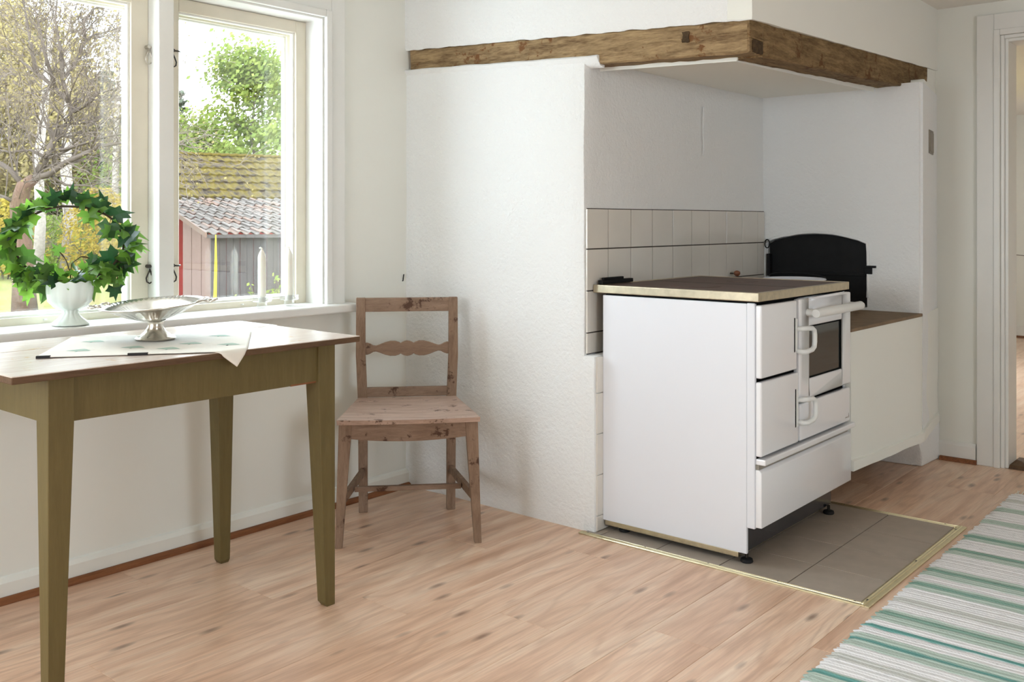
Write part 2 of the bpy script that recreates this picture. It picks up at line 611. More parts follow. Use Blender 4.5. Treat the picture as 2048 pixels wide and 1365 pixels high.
# ------------------------------------------------------------------ skirting along the window wall and far wall
bm = BM()
pr = [(WX - .004, 0), (WX + .020, 0), (WX + .020, .058), (WX + .010, .070), (WX - .004, .074)]
add_prism(bm, [(a, FRONT_Y, z) for a, z in pr], (0, 2.83 - FRONT_Y, 0))
slice_up(bm, .12)
uneven(bm, .0022, 6)
struct('baseboard_left', bm, M['wall'], 'white plastered skirting under the window', 'baseboard')
bm = BM()
q = [(0, 0)] + [(.017 * math.cos(a), .019 * math.sin(a)) for a in [k * PI / 10 for k in range(6)]]
add_prism(bm, [(WX + .0215 + a, FRONT_Y, z + .0005) for a, z in q], (0, 2.815 - FRONT_Y, 0))
struct('trim_1', bm, M['brownwood'], 'brown quarter-round moulding along the window wall floor', 'trim')
struct('baseboard_back', prism([(-1.395, BACK_Y - a, z) for a, z in ((-.002, 0), (.016, 0), (.016, .075), (.006, .09), (-.002, .09))], (.17, 0, 0)),
       M['trim'], 'white skirting between the masonry and the doorway', 'baseboard')
struct('trim_2', prism([(-1.38, BACK_Y - .0165 - a, z + .0005) for a, z in q], (.16, 0, 0)), M['brownwood'],
       'brown quarter-round moulding beside the doorway', 'trim')

# ------------------------------------------------------------------ doorway
door = thing('door_1', 'open doorway with white moulded casing at the right edge', 'doorway', (-1.1, BACK_Y, 0), kind='structure')
DX0, DX1, DZ = -1.105, -.28, 1.945


def casing_strip(name, off0, off1, proud):
    bm = BM()
    y0, y1 = BACK_Y - proud, BACK_Y - .0005
    add_box(bm, DX0 - off1, DX0 - off0, y0, y1, 0, DZ + off1)
    add_box(bm, DX1 + off0, DX1 + off1, y0, y1, 0, DZ + off1)
    add_box(bm, DX0 - off0, DX1 + off0, y0, y1, DZ + off0, DZ + off1)
    return obj(name, bm, M['trim'], door, bev=.003, seg=2)


casing_strip('casing', .042, .115, .018)
casing_strip('casing', .016, .0415, .026)
casing_strip('casing', 0, .0155, .012)
bm = BM()
add_box(bm, DX0 - .0, DX0 + .014, BACK_Y + .001, BACK_Y + .15, 0, DZ)
add_box(bm, DX1 - .014, DX1, BACK_Y + .001, BACK_Y + .15, 0, DZ)
add_box(bm, DX0 + .014, DX1 - .014, BACK_Y + .001, BACK_Y + .15, DZ - .014, DZ)
obj('jamb', bm, M['trim'], door, bev=.002, seg=1)
obj('doorsill', prism([(DX0 + .015, BACK_Y + a, z) for a, z in ((.0, 0.0005), (.02, .014), (.2, .014), (.22, 0.0005))], (.795, 0, 0)), M['table_edge'], door)

# room beyond the doorway
struct('floor_other_room', box(-2.9, 1.1, BACK_Y + .12, 10.4, -.08, -.001), M['floor'], 'laminate floor of the room beyond the doorway', 'floor')
struct('wall_other_room_far', box(-2.9, 1.1, 10.2, 10.35, -.1, 2.3), M['wall'], 'white far wall seen through the doorway', 'wall')
bm = wall_y(BM(), -3.0, -2.9, BACK_Y + .12, 10.4, -.1, 2.3, [(6.4, 8.0, .75, 1.95)])
struct('wall_other_room_left', bm, M['wall'], 'white window wall of the room beyond the doorway', 'wall')
struct('wall_other_room_right', box(1.1, 1.2, BACK_Y + .12, 10.4, -.1, 2.3), M['wall'],
       'white right wall of the room beyond the doorway', 'wall')
struct('ceiling_other_room', box(-3.0, 1.2, BACK_Y + .12, 10.4, 2.14, 2.3), M['ceiling'], 'white ceiling of the room beyond the doorway', 'ceiling')
struct('baseboard_other_room', box(-2.9, 1.1, 10.18, 10.2, 0, .11), M['trim'], 'white skirting in the room beyond the doorway', 'baseboard')
struct('trim_3', prism([(-2.9, 10.18 - a, z) for a, z in q], (4, 0, 0)), M['brownwood'], 'brown moulding in the room beyond the doorway', 'trim')
bm = tube([(-2.6 + k * .1, 10.196, .83 - .05 * math.sin(k * PI / 12) * (k % 12 > 0)) for k in range(25)], .004, 6)
tag(obj('wall_cable', bm, M['grey_plate']), 'thin pale cable along the wall of the room beyond the doorway', 'cable')

# ================================================================== masonry chimney with hood, niche and ledge
chim = thing('wall_chimney', 'white plastered chimney masonry with cooking niche and hood', 'wall', (-2.5, 2.83, 0), kind='structure')
PX = -2.043                     # plaster plane behind the niche tiles
bm = box(-3.05, PX + .002, 2.820, 4.6, -.01, 1.735)
for v in bm.verts:
    if v.co.z > 1: v.co.z = 1.742 if v.co.x < -2.5 else 1.712
rough(bm, .07, .0045, 4.2, .012, 1.0)
obj('pier', bm, M['plaster'], chim, smooth=50)
bm = box(-2.2, -1.998, 2.823, 3.62, -.01, .634)
rough(bm, .06, .003, 7, .008, 2.0)
obj('pier_foot', bm, M['plaster'], chim, smooth=50)


def ztop(x, y=None):            # sagging top of the hood beams
    return 1.844 + (x + 2.955) / 1.555 * (1.764 - 1.844)


def ztop_r(y):
    return 1.764 + (y - 2.82) / 1.81 * (1.829 - 1.764)


# plaster lip that covers the lower edge of the left beam
bm = BM()
n = 24
ring = []
for k in range(n + 1):
    xx = -3.0 + (1.02) * k / n
    zb = 1.758 + (xx + 2.955) / .95 * (1.713 - 1.758)
    j = mnoise.noise(Vector((xx * 9, 3, 1))) * .004
    ring.append([bm.verts.new(p) for p in ((xx, 2.86, zb + .002), (xx, 2.815, zb + j), (xx, 2.810, zb - .006 + j), (xx, 2.822, zb - .022), (xx, 2.832, zb - .034), (xx, 2.86, zb - .04))])
for a, b in zip(ring, ring[1:]):
    for i in range(6):
        bm.faces.new((a[i], a[(i + 1) % 6], b[(i + 1) % 6], b[i]))
bm.faces.new(ring[0]); bm.faces.new(ring[-1][::-1])
obj('plaster_lip', bm, M['plaster'], chim, smooth=60)

# hood walls above the beams, their lower edge ragged
def hood_wall(face):
    bm = BM()
    n = 70
    rows = []
    for k in range(n + 1):
        s = k / n
        if face == 'left':
            xx = -3.02 + s * (3.02 - 1.386)
            zb = ztop(xx) - .004 + mnoise.noise(Vector((xx * 16, 0, 0))) * .006 + mnoise.noise(Vector((xx * 47, 5, 0))) * .003
            pts = ((xx, 2.90, zb + .01), (xx, 2.819, zb), (xx, 2.814, zb + .01), (xx, 2.813, (zb + CEIL) / 2), (xx, 2.813, CEIL + .01), (xx, 2.90, CEIL + .01))
        else:
            yy = 2.8135 + s * (4.79 - 2.8135)
            zb = ztop_r(yy) - .004 + mnoise.noise(Vector((yy * 9, 7, 0))) * .002
            xf = -1.384 - .012 * s
            pts = ((-1.47, yy, zb + .008), (xf, yy, zb), (xf + .001, yy, zb + .01), (xf, yy, (zb + CEIL) / 2), (xf, yy, CEIL + .01), (-1.47, yy, CEIL + .01))
        rows.append([bm.verts.new(p) for p in pts])
    for a, b in zip(rows, rows[1:]):
        for i in range(6):
            bm.faces.new((a[i], a[(i + 1) % 6], b[(i + 1) % 6], b[i]))
    bm.faces.new(rows[0]); bm.faces.new(rows[-1][::-1])
    return bm


obj('hood_wall', hood_wall('left'), M['plaster'], chim, smooth=50)
obj('hood_wall', hood_wall('right'), M['wall'], chim, smooth=50)

# underside of the hood with its plaster edges behind the beams
bm = box(-2.1, -1.505, 2.925, 4.30, 1.703, 1.76)
rough(bm, .08, .003, 5, 0, 3.0)
obj('hood_soffit', bm, M['wall'], chim, smooth=50)
bm = BM()
add_prism(bm, [(-2.06, 2.922, 1.672), (-2.06, 2.922, 1.71), (-2.06, 2.965, 1.71), (-2.06, 2.95, 1.690)], (.57, 0, -.022))
add_prism(bm, [(-1.503, 2.93, 1.652), (-1.503, 2.93, 1.712), (-1.545, 2.93, 1.712), (-1.53, 2.93, 1.672)], (0, 1.30, .03))
obj('hood_edge', bm, M['wall'], chim, bev=.004)

# niche back wall with the arched oven mouth cut into it
foot = [(-2.06, 4.27), (-1.312, 4.27), (-1.405, 4.80), (-2.06, 4.80)]
bm = prism([(a, b, .18) for a, b in foot], (0, 0, 1.716 - .18))
bmesh.ops.bevel(bm, geom=[e for e in bm.edges if abs(e.verts[0].co.x + 1.312) < .001 and abs(e.verts[1].co.x + 1.312) < .001], offset=.014, segments=3, affect='EDGES')
arch = []
AX0, AX1 = -2.03, -1.548
for k in range(13):
    s = k / 12
    arch.append((AX0 + (AX1 - AX0) * s, 1.018 + .046 * math.sin(PI * s) ** .8))
cut = prism([(AX0, 4.2, .735)] + [(a, 4.2, z) for a, z in arch] + [(AX1, 4.2, .735)], (0, .13, 0))
ow = obj('oven_wall', bm, M['plaster'], chim)
tmp = bpy.data.objects.new('tmp_cut', bpy.data.meshes.new('tmp_cut'))
bmesh.ops.recalc_face_normals(cut, faces=cut.faces[:])
cut.to_mesh(tmp.data); cut.free()
link(tmp)
md = ow.modifiers.new('b', 'BOOLEAN')
md.operation = 'DIFFERENCE'; md.object = tmp; md.solver = 'EXACT'
dg = bpy.context.evaluated_depsgraph_get()
newme = bpy.data.meshes.new_from_object(ow.evaluated_get(dg))
ow.modifiers.clear()
ow.data = newme
bpy.data.objects.remove(tmp)
# raised plaster band round the oven arch
bm = BM()
pts = [(x_, 4.268, z_ + .004) for x_, z_ in arch] + [(AX1 + .004, 4.268, .98 - .04 * k) for k in range(6)]
add_tube(bm, [Vector(p) + mnoise.noise_vector(Vector(p) * 20) * .003 for p in pts], .0065, 6)
obj('arch_edge', bm, M['plaster'], chim, smooth='all')
# plaster block under the beam's far end, and side strip up to the hood
bm = prism([(-2.0, 4.395, 1.70), (-1.343, 4.395, 1.70), (-1.412, 4.80, 1.70), (-2.0, 4.80, 1.70)], (0, 0, .045))
rough(bm, .06, .002, 9, .008, 4)
obj('beam_seat', bm, M['wall'], chim, smooth=50)
bm = box(-1.9, -1.405, 4.632, 4.80, 1.72, 1.86)
obj('beam_seat', bm, M['wall'], chim, bev=.004)
# faint upright plaster scar on the niche wall
bm = BM()
add_tube(bm, [(PX + .012, 3.672 + .002 * math.sin(k), 1.40 + .0262 * k) for k in range(9)], .0024, 6)
obj('plaster_scar', bm, M['plaster'], chim, smooth='all')

# glazed tiles of the niche side wall
grout = obj('tile_bed', box(PX, -2.0385, 2.836, 4.272, .636, 1.166), M['grout'], chim)
ty = [2.834 + .1525 * k for k in range(10)] + [4.27]
ty = [2.826, 2.961, 3.114, 3.269, 3.425, 3.578, 3.730, 3.885, 4.041, 4.196, 4.268]
tz = [.6375, .714, .866, 1.0175, 1.165]
random.seed(3)
for i in range(len(ty) - 1):
    for j in range(4):
        bm = box(-2.041, -2.0335 + random.uniform(-.0006, .0006), ty[i] + .002, ty[i + 1] - .002, tz[j] + .002, tz[j + 1] - .002)
        obj('tile', bm, M['tile'], chim, bev=.0014, seg=2)
# tiles on the lower pier foot, beside the stove
lz = [.632, .50, .353, .205, .058, .004][::-1]
for j in range(5):
    bm = box(-1.9992, -1.992, 2.832, 2.96, lz[j] + .0014, lz[j + 1] - .0014)
    obj('tile', bm, M['tile'], chim, bev=.0012, seg=1)

# ------------------------------------------------------------------ hood beams
def beam_left():
    bm = BM()
    A = (-2.957, 1.725, 1.844); B = (-1.402, 1.655, 1.764)
    y0, y1 = 2.826, 2.925
    add_hexa(bm, [(A[0], y0, A[1]), (B[0], y0, B[1]), (B[0], y1, B[1] + .004), (A[0], y1, A[1]),
                  (A[0], y0, A[2]), (B[0], y0, B[2]), (B[0], y1, B[2]), (A[0], y1, A[2])])
    bmesh.ops.bevel(bm, geom=bm.edges[:], offset=.006, segments=1, affect='EDGES')
    slice_up(bm, .03)
    uneven(bm, .003, 14, 5.0)
    uneven(bm, .0022, 45, 9.0)
    return bm


b1 = thing('hood_beam', 'old brown beam along the bright left face of the chimney hood', 'beam', (-2.2, 2.87, 1.66), group='hood beams')
obj('timber', beam_left(), M['beam'], b1, smooth=30)
b2 = thing('hood_beam', 'old brown beam along the shaded right face of the chimney hood', 'beam', (-1.45, 3.7, 1.66), group='hood beams')


def beam_right():
    bm = BM()
    x0, x1 = -1.505, -1.400
    zt = ztop_r
    zb = lambda y: 1.657 + (y - 2.93) / 1.45 * (1.709 - 1.657)
    pts = [(2.929, zb(2.929)), (4.388, zb(4.388)), (4.392, 1.748), (4.628, 1.760), (4.628, zt(4.628)), (2.929, zt(2.929))]
    add_prism(bm, [(x0, a, z) for a, z in pts], (x1 - x0, 0, 0))
    bmesh.ops.bevel(bm, geom=[e for e in bm.edges], offset=.004, segments=1, affect='EDGES')
    slice_up(bm, .035)
    uneven(bm, .003, 14, 15.0)
    uneven(bm, .002, 45, 19.0)
    return bm


obj('timber', beam_right(), M['beam_y_shaded'], b2, smooth=30)
bm = rough(box(-1.50, -1.398, 2.828, 2.930, 1.705, 1.7655), .02, .002, 30, .004, 3)
obj('lap_joint', bm, M['beam_y_shaded'], b2, smooth=30)
bm = rough(box(-1.47, -1.397, 2.850, 2.922, 1.661, 1.703), .012, .002, 40, .004, 6)
obj('tenon', bm, M['tenon'], b1, smooth=30)
bm = rough(box(-1.642, -1.616, 2.8215, 2.84, 1.716, 1.752), .006, .005, 70, .002, 7)
obj('knot', bm, M['tenon'], b1, smooth=30)

# ------------------------------------------------------------------ masonry ledge behind the stove
ledge = thing('masonry_ledge', 'white plastered masonry ledge with brown slab top beside the stove', 'ledge', (-1.6, 4.2, 0))
bm = prism([(-2.03, 3.64, .170), (-1.381, 3.64, .170), (-1.314, 4.266, .185), (-2.03, 4.266, .185)], (0, 0, .528))
rough(bm, .08, .003, 5, .006, 11, )
obj('body', bm, M['wall'], ledge, smooth=50)
bm = prism([(-1.60, 4.262, .176), (-1.314, 4.262, .176), (-1.392, 4.763, .176), (-1.60, 4.763, .176)], (0, 0, .535))
rough(bm, .08, .003, 5, .004, 12)
obj('return_wall', bm, M['wall'], ledge, smooth=50)
obj('top_slab', prism([(-2.03, 3.636, .694), (-1.378, 3.636, .694), (-1.310, 4.268, .711), (-2.03, 4.268, .711)], (0, 0, .0135)), M['slab'], ledge, bev=.003)
bm = prism([(-1.76, 3.64, .160), (-1.370, 3.64, .164), (-1.370, 3.64, .200), (-1.40, 3.64, .210), (-1.76, 3.64, .210)], (.068, .628, .016))
rough(bm, .05, .003, 12, 0, 13)
obj('lower_band', bm, M['wall'], ledge, smooth=50)
bm = prism([(-1.6, 4.27, .176), (-1.304, 4.27, .178), (-1.304, 4.27, .222), (-1.33, 4.27, .232), (-1.6, 4.27, .232)], (-.08, .49, 0))
rough(bm, .05, .0025, 12, 0, 14)
obj('lower_band', bm, M['wall'], ledge, smooth=50)
bm = prism([(-1.62, 4.52, 0.0), (-1.398, 4.545, 0.0), (-1.386, 4.763, 0.0), (-1.62, 4.763, 0.0)], (0, 0, .182))
for v in bm.verts:
    if v.co.z > .1 and v.co.y < 4.6:
        v.co.y -= .10; v.co.x += .012
rough(bm, .035, .007, 12, .012, 15, keep=lambda c: c.z < .01)
obj('foot', bm, M['plaster'], ledge, smooth=50)

# iron oven door in the arch
od = thing('oven_door', 'black iron door closing the arched baking oven in the niche', 'oven door', (-1.79, 4.29, .74))
bm = prism([(AX0 + .012, 4.292, .742)] + [(min(max(a, AX0 + .012), AX1 - .006), 4.292, z - .006) for a, z in arch] + [(AX1 - .006, 4.292, .742)], (0, .012, 0))
obj('door_leaf', bm, M['black'], od)
bm = BM()
add_box(bm, -1.56, -1.508, 4.255, 4.292, .912, .922)
add_box(bm, -1.56, -1.525, 4.262, 4.290, .884, .912)
obj('latch', bm, M['black'], od, bev=.002)
obj('hinge', tube([(-2.015 + .012 * math.sin(a), 4.255, 1.012 + .02 * math.cos(a)) for a in [k * 2 * PI / 14 for k in range(14)]], .0026, 6, True), M['black'], od, smooth='all')
obj('hinge', box(-2.02, -2.006, 4.262, 4.292, .86, .965), M['black'], od, bev=.003)
obj('crossbar', box(-2.0, -1.56, 4.284, 4.292, .872, .886), M['black'], od, bev=.002)

# small grey flue plate on the chimney side, beside the far wall
fp = thing('flue_plate', 'small grey upright flue plate on the chimney beside the far wall', 'vent', (-1.36, 4.53, 1.42))
sl = (-1.405 + 1.312) / (4.80 - 4.27)
fx = lambda y: -1.312 + (y - 4.27) * sl
bm = BM()
add_hexa(bm, [(fx(4.468) - .004, 4.468, 1.423), (fx(4.468) + .005, 4.468, 1.423), (fx(4.602) + .005, 4.602, 1.421), (fx(4.602) - .004, 4.602, 1.421),
              (fx(4.468) - .004, 4.468, 1.527), (fx(4.468) + .005, 4.468, 1.527), (fx(4.602) + .005, 4.602, 1.529), (fx(4.602) - .004, 4.602, 1.529)])
obj('frame', bm, M['grey_plate'], fp, bev=.002)
bm = BM()
add_hexa(bm, [(fx(4.48) + .004, 4.48, 1.432), (fx(4.48) + .008, 4.48, 1.432), (fx(4.59) + .008, 4.59, 1.430), (fx(4.59) + .004, 4.59, 1.430),
              (fx(4.48) + .004, 4.48, 1.518), (fx(4.48) + .008, 4.48, 1.518), (fx(4.59) + .008, 4.59, 1.518), (fx(4.59) + .004, 4.59, 1.518)])
obj('slide', bm, M['grey_plate'], fp, bev=.0015)

# ================================================================== window_1
win = thing('window_1', 'white two-light window with cream sashes above the sill', 'window', (WX, 1.73, .79), kind='structure')
y0, y1, z0, z1 = WIN1
SX = -3.07           # inner plane of the sashes


def ring_frame(bm, x0, x1, a0, a1, b0, b1, wl, wr, wb, wt):
    add_box(bm, x0, x1, a0, a0 + wl, b0, b1)
    add_box(bm, x0, x1, a1 - wr, a1, b0, b1)
    add_box(bm, x0, x1, a0 + wl, a1 - wr, b0, b0 + wb)
    add_box(bm, x0, x1, a0 + wl, a1 - wr, b1 - wt, b1)
    return bm


# casing boards and stepped moulding on the wall
bm = BM()
add_box(bm, WX + .0005, WX + .014, y1 + .03, y1 + .097, z0 + .004, z1 + .10)
add_box(bm, WX + .0005, WX + .014, y0 - .097, y0 - .03, z0 + .004, z1 + .10)
add_box(bm, WX + .0005, WX + .014, y0 - .03, y1 + .03, z1 + .03, z1 + .10)
obj('casing', bm, M['trim'], win, bev=.003)
bm = BM()
add_box(bm, WX + .0005, WX + .022, y1 + .0005, y1 + .03, z0 + .004, z1 + .03)
add_box(bm, WX + .0005, WX + .022, y0 - .03, y0 - .0005, z0 + .004, z1 + .03)
add_box(bm, WX + .0005, WX + .022, y0 - .0005, y1 + .0005, z1 + .0005, z1 + .03)
obj('casing_moulding', bm, M['trim'], win, bev=.006, seg=2)
# lining of the reveal
bm = BM()
add_box(bm, WOUT, WX, y1 - .006, y1 + .0, z0, z1)
add_box(bm, WOUT, WX, y0, y0 + .006, z0, z1)
add_box(bm, WOUT, WX, y0 + .006, y1 - .006, z1 - .006, z1)
obj('reveal_lining', bm, M['trim'], win)
obj('window_sill', prism([(-3.12, y0 - .12, .764), (-2.897, y0 - .12, .764), (-2.893, y0 - .12, .768), (-2.893, y0 - .12, .792), (-2.897, y0 - .12, .796), (-3.12, y0 - .12, .799)],
                         (0, y1 - y0 + .24, 0)), M['trim'], win, bev=.002, seg=1)
obj('mullion', box(-3.2, -3.002, 1.708, 1.764, z0 + .006, z1 - .007), M['trim'], win, bev=.004)


def sash(a0, a1, xo, name, wl, wr):
    s = obj(name, ring_frame(BM(), xo - .034, xo, a0, a1, z0 + .006, z1 - .007, wl, wr, .026, .046), M['sash'], win, bev=.003)
    bm = ring_frame(BM(), xo - .03, xo - .012, a0 + wl - .002, a1 - wr + .002, z0 + .030, z1 - .050, .010, .010, .010, .010)
    obj('glazing_bead', bm, M['trim'], s, bev=.002, seg=1)
    obj('pane', box(xo - .022, xo - .019, a0 + wl - .001, a1 - wr + .001, z0 + .031, z1 - .051), M['pane'], s)
    return s


sash(y0 + .006, 1.7075, SX, 'sash', .055, .062)
sash(1.7645, y1 - .0065, SX, 'sash', .058, .048)
sash(y0 + .006, 1.7075, SX - .09, 'outer_sash', .030, .026)
sash(1.7645, y1 - .0065, SX - .09, 'outer_sash', .026, .024)


def window_hook(y, z, side, mat, x=None):
    """pivot knob on the post with a twisted wire loop hanging from it"""
    x = -3.062 if x is None else x
    h = obj('window_hook', tube([(x - .008, y, z), (x + .012, y, z)], .0065, 10), mat, win, smooth=True)
    p = [(0, -.008), (.006 * side, -.026), (.012 * side, -.04), (.010 * side, -.052), (0, -.058), (-.010 * side, -.052), (-.012 * side, -.04), (-.006 * side, -.026), (.002 * side, -.010)]
    obj('loop', tube([(x + .010, y + a, z + b) for a, b in p], .0026, 6), mat, h, smooth='all')
    obj('catch', tube([(x + .008, y, z), (x + .014, y + .018, z - .001), (x + .004, y + .03, z)], .003, 6), mat, h, smooth='all')


window_hook(1.700, 1.712, 1, M['metal_light'])
window_hook(1.702, .965, 1, M['metal_dark'])
window_hook(1.790, 1.712, -1, M['metal_dark'])
window_hook(1.790, .965, -1, M['metal_dark'])
for yy in (2.08, 1.36):
    obj('sash_knob', lathe([(.006, 0), (.006, .004), (0, .005)], (0, 0, 0), 10), M['trim'], win).location = Vector((SX + .001, yy, .808)) - Vector((0, 0, 0))


# ================================================================== wood-burning cooker
SY0, SY1, SXF, SXB = 2.866, 3.626, -1.400, -1.992
st = thing('wood_cooker', 'white enamelled wood-burning cooker standing on the tiled hearth', 'stove', (-1.68, 3.25, 0))
obj('side_panel', box(SXB, SXF - .028, SY0, SY0 + .012, .040, .852), M['enamel_side'], st, bev=.003)
obj('side_panel', box(SXB, SXF - .028, SY1 - .012, SY1, .131, .852), M['enamel_side'], st, bev=.003)
for a in ((SY0 - .0005, SY0 + .014), (SY1 - .014, SY1 + .0005)):
    obj('front_post', box(SXF - .0278, SXF, *a, .126, .854), M['enamel_side'], st, bev=.003)
obj('body', box(SXB + .004, SXF - .004, SY0 + .013, SY1 - .013, .13, .852), M['slot'], st)
lb = BM()
add_box(lb, SXB + .006, SXF - .06, SY0 + .004, SY1 - .004, .022, .0398)
obj('base_frame', lb, M['steel'], st, bev=.002)
obj('base_plinth', box(SXB + .01, -1.452, SY0 + .02, SY1 - .004, .030, .129), M['plinth'], st, bev=.002)
for fx_, fy_ in ((-1.925, SY0 + .04), (-1.445, SY0 + .035), (-1.925, SY1 - .04), (-1.445, SY1 - .045)):
    ft = obj('foot', lathe([(0, .0028), (.019, .0028), (.021, .006), (.019, .014), (.011, .017), (0, .018)], (fx_, fy_, 0), 16), M['rubber'], st, smooth=True)
    obj('bolt', lathe([(.006, .016), (.006, .034)], (fx_, fy_, 0), 8), M['metal_dark'], ft)
# steel frame round the cast-iron plate
pf = BM()
ax0, ax1, ay0, ay1 = -2.031, SXF + .016, SY0 - .006, SY1 + .004
add_box(pf, ax0, ax1, ay0, ay0 + .018, .859, .888)
add_box(pf, ax0, ax1, ay1 - .018, ay1, .859, .888)
add_box(pf, ax1 - .018, ax1, ay0 + .018, ay1 - .018, .859, .888)
add_box(pf, ax0, ax0 + .018, ay0 + .018, ay1 - .018, .859, .888)
obj('plate_frame', pf, M['steel'], st, bev=.0025)
hp = obj('hotplate', box(ax0 + .019, ax1 - .019, ay0 + .019, ay1 - .019, .862, .8865), M['hotplate'], st, bev=.002)
obj('plate_joint', box(ax0 + .03, ax1 - .03, SY0 + .36, SY0 + .363, .8860, .8869), M['slot'], hp)
for cy_, rr in ((SY0 + .19, .09), (SY0 + .55, .06)):
    obj('ring_lid', lathe([(rr, .8862), (rr, .8875), (rr - .003, .8878), (0, .8878)], (-1.72, cy_, 0), 32), M['hotplate'], hp)
obj('plate_gap', box(ax0 + .05, ax1 - .012, SY0 + .004, SY1 - .004, .852, .8592), M['slot'], st)


def enamel_door(y0, y1, z0, z1, name='door', parent=st, t=.022):
    return obj(name, box(SXF, SXF + t, y0, y1, z0, z1), M['enamel'], parent, bev=.007, seg=3, smooth=60)


def d_handle(parent, y, zc):
    x = SXF + .022
    p = [(x - .002, y, zc + .037), (x + .018, y + .004, zc + .040), (x + .026, y + .018, zc + .040), (x + .027, y + .062, zc + .037), (x + .027, y + .080, zc + .028),
         (x + .027, y + .084, zc + .012), (x + .027, y + .084, zc - .012), (x + .027, y + .080, zc - .028), (x + .027, y + .062, zc - .037), (x + .026, y + .018, zc - .040),
         (x + .018, y + .004, zc - .040), (x - .002, y, zc - .037)]
    h = obj('handle', tube(p, .0085, 10), M['handle'], parent, smooth='all')
    return h


d1 = enamel_door(SY0 + .003, 3.142, .612, .848, 'fire_door')
obj('latch_slot', box(SXF + .0195, SXF + .0226, 3.118, 3.125, .672, .789), M['slot'], d1)
obj('latch_plate', box(SXF + .020, SXF + .025, 3.125, 3.140, .676, .785), M['handle'], d1, bev=.001, seg=1)
d_handle(d1, 3.142, .712)
d2 = enamel_door(SY0 + .003, 3.155, .360, .600, 'ash_door')
obj('latch_slot', box(SXF + .0195, SXF + .0226, 3.126, 3.133, .415, .545), M['slot'], d2)
obj('latch_plate', box(SXF + .020, SXF + .025, 3.133, 3.147, .415, .538), M['handle'], d2, bev=.001, seg=1)
d_handle(d2, 3.150, .468)
# oven door with window and bar handle
bm = BM()
oy0, oy1, oz0, oz1 = 3.158, SY1 - .002, .503, .850
gy0, gy1, gz0, gz1 = 3.238, 3.540, .568, .752
for a in ((oy0, gy0, oz0, oz1), (gy1, oy1, oz0, oz1), (gy0, gy1, oz0, gz0), (gy0, gy1, gz1, oz1)):
    add_box(bm, SXF, SXF + .024, *a)
bmesh.ops.remove_doubles(bm, verts=bm.verts[:], dist=1e-5)
inner = {}
for f in bm.faces: inner.setdefault(tuple(round(c, 4) for c in f.calc_center_median()), []).append(f)
bmesh.ops.delete(bm, geom=[f for fs in inner.values() if len(fs) > 1 for f in fs], context='FACES')
odr = obj('oven_door', bm, M['enamel'], st, bev=.006, seg=3, smooth=60)
obj('oven_glass', box(SXF + .004, SXF + .017, gy0 - .001, gy1 + .001, gz0 - .001, gz1 + .001), M['ovenglass'], odr)
bm = ring_frame(BM(), SXF + .017, SXF + .0195, gy0 - .001, gy1 + .001, gz0 - .001, gz1 + .001, .006, .006, .006, .006)
obj('glass_seal', bm, M['slot'], odr)
hx = SXF + .062
oh = obj('handle', tube([(hx, 3.205, .800), (hx, 3.215, .801), (hx, 3.62, .801), (hx, 3.632, .800)], [.0145, .0165, .0165, .0135], 14), M['handle'], odr, smooth=True)
for yy in (3.222, 3.612):
    obj('bracket', tube([(SXF + .02, yy, .801), (hx, yy, .801)], .0125, 12), M['handle'], oh, smooth=True)
d3 = enamel_door(3.168, SY1 - .002, .360, .488, 'lower_panel')
em = BM()
for k in range(5):
    add_box(em, SXF + .0218, SXF + .0224, 3.575 + k * .0052, 3.5788 + k * .0052, .376, .3795)
add_box(em, SXF + .0218, SXF + .0224, 3.606, 3.6085, .374, .392)
add_box(em, SXF + .0218, SXF + .0224, 3.6085, 3.6115, .376, .384)
obj('emblem', em, M['grey_plate'], d3)
obj('rail', box(SXF, SXF + .034, SY0 + .006, SY1 + .018, .3335, .3525), M['enamel'], st, bev=.004)
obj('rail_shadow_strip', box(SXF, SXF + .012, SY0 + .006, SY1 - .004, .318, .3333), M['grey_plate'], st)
obj('drawer', prism([(SXF, SY0 + .004, .131), (SXF + .022, SY0 + .004, .131), (SXF + .022, SY0 + .004, .308), (SXF + .012, SY0 + .004, .3175), (SXF, SY0 + .004, .3175)], (0, SY1 - SY0 + .004, 0)), M['enamel'], st, bev=.003, smooth=60)
obj('side_pin', tube([(SXF + .0, SY1 - .002, .846), (SXF + .0, SY1 + .014, .846)], .003, 6), M['steel'], st)

# iron lid lifter and small knob by the tiles, pan on the ledge
lf = thing('lid_lifter', 'black iron lid lifter lying on the cooker against the tiles', 'stove tool', (-2.0, 2.98, .889))
obj('shaft', box(-2.024, -2.004, 2.882, 3.085, .889, .903), M['black'], lf, bev=.002)
obj('tip', box(-2.022, -2.010, 2.90, 3.03, .9032, .912), M['black'], lf, bev=.002)
kb = thing('damper_knob', 'small brown turned knob on a pin in front of the tiled niche wall', 'knob', (-2.03, 3.92, .88))
obj('ball', lathe([(0, .872), (.008, .874), (.015, .884), (.014, .893), (.006, .898), (0, .899)], (-2.0, 3.92, 0), 16), M['brownknob'], kb, smooth='all')
obj('pin', tube([(-2.0336, 3.92, .885), (-2.0, 3.92, .885)], .003, 6), M['metal_dark'], kb)
pn = thing('enamel_pan', 'pale enamel pan with dark wire handle on the ledge behind the cooker', 'pan', (-1.78, 4.03, .7215))
obj('bowl', lathe([(0, .7275), (.10, .7275), (.115, .76), (.128, .862), (.135, .868), (.132, .872), (.124, .862), (.11, .765), (.095, .735), (0, .735)], (-1.78, 4.03, -.004), 36), M['enamel_side'], pn, smooth=50)
obj('wire_handle', tube([(-1.78 + .13 * math.cos(a), 4.03 + .03 - .05 * math.sin(a), .872 + .02 * math.sin(a)) for a in [k * PI / 12 for k in range(13)]], .0025, 6), M['black'], pn, smooth='all')

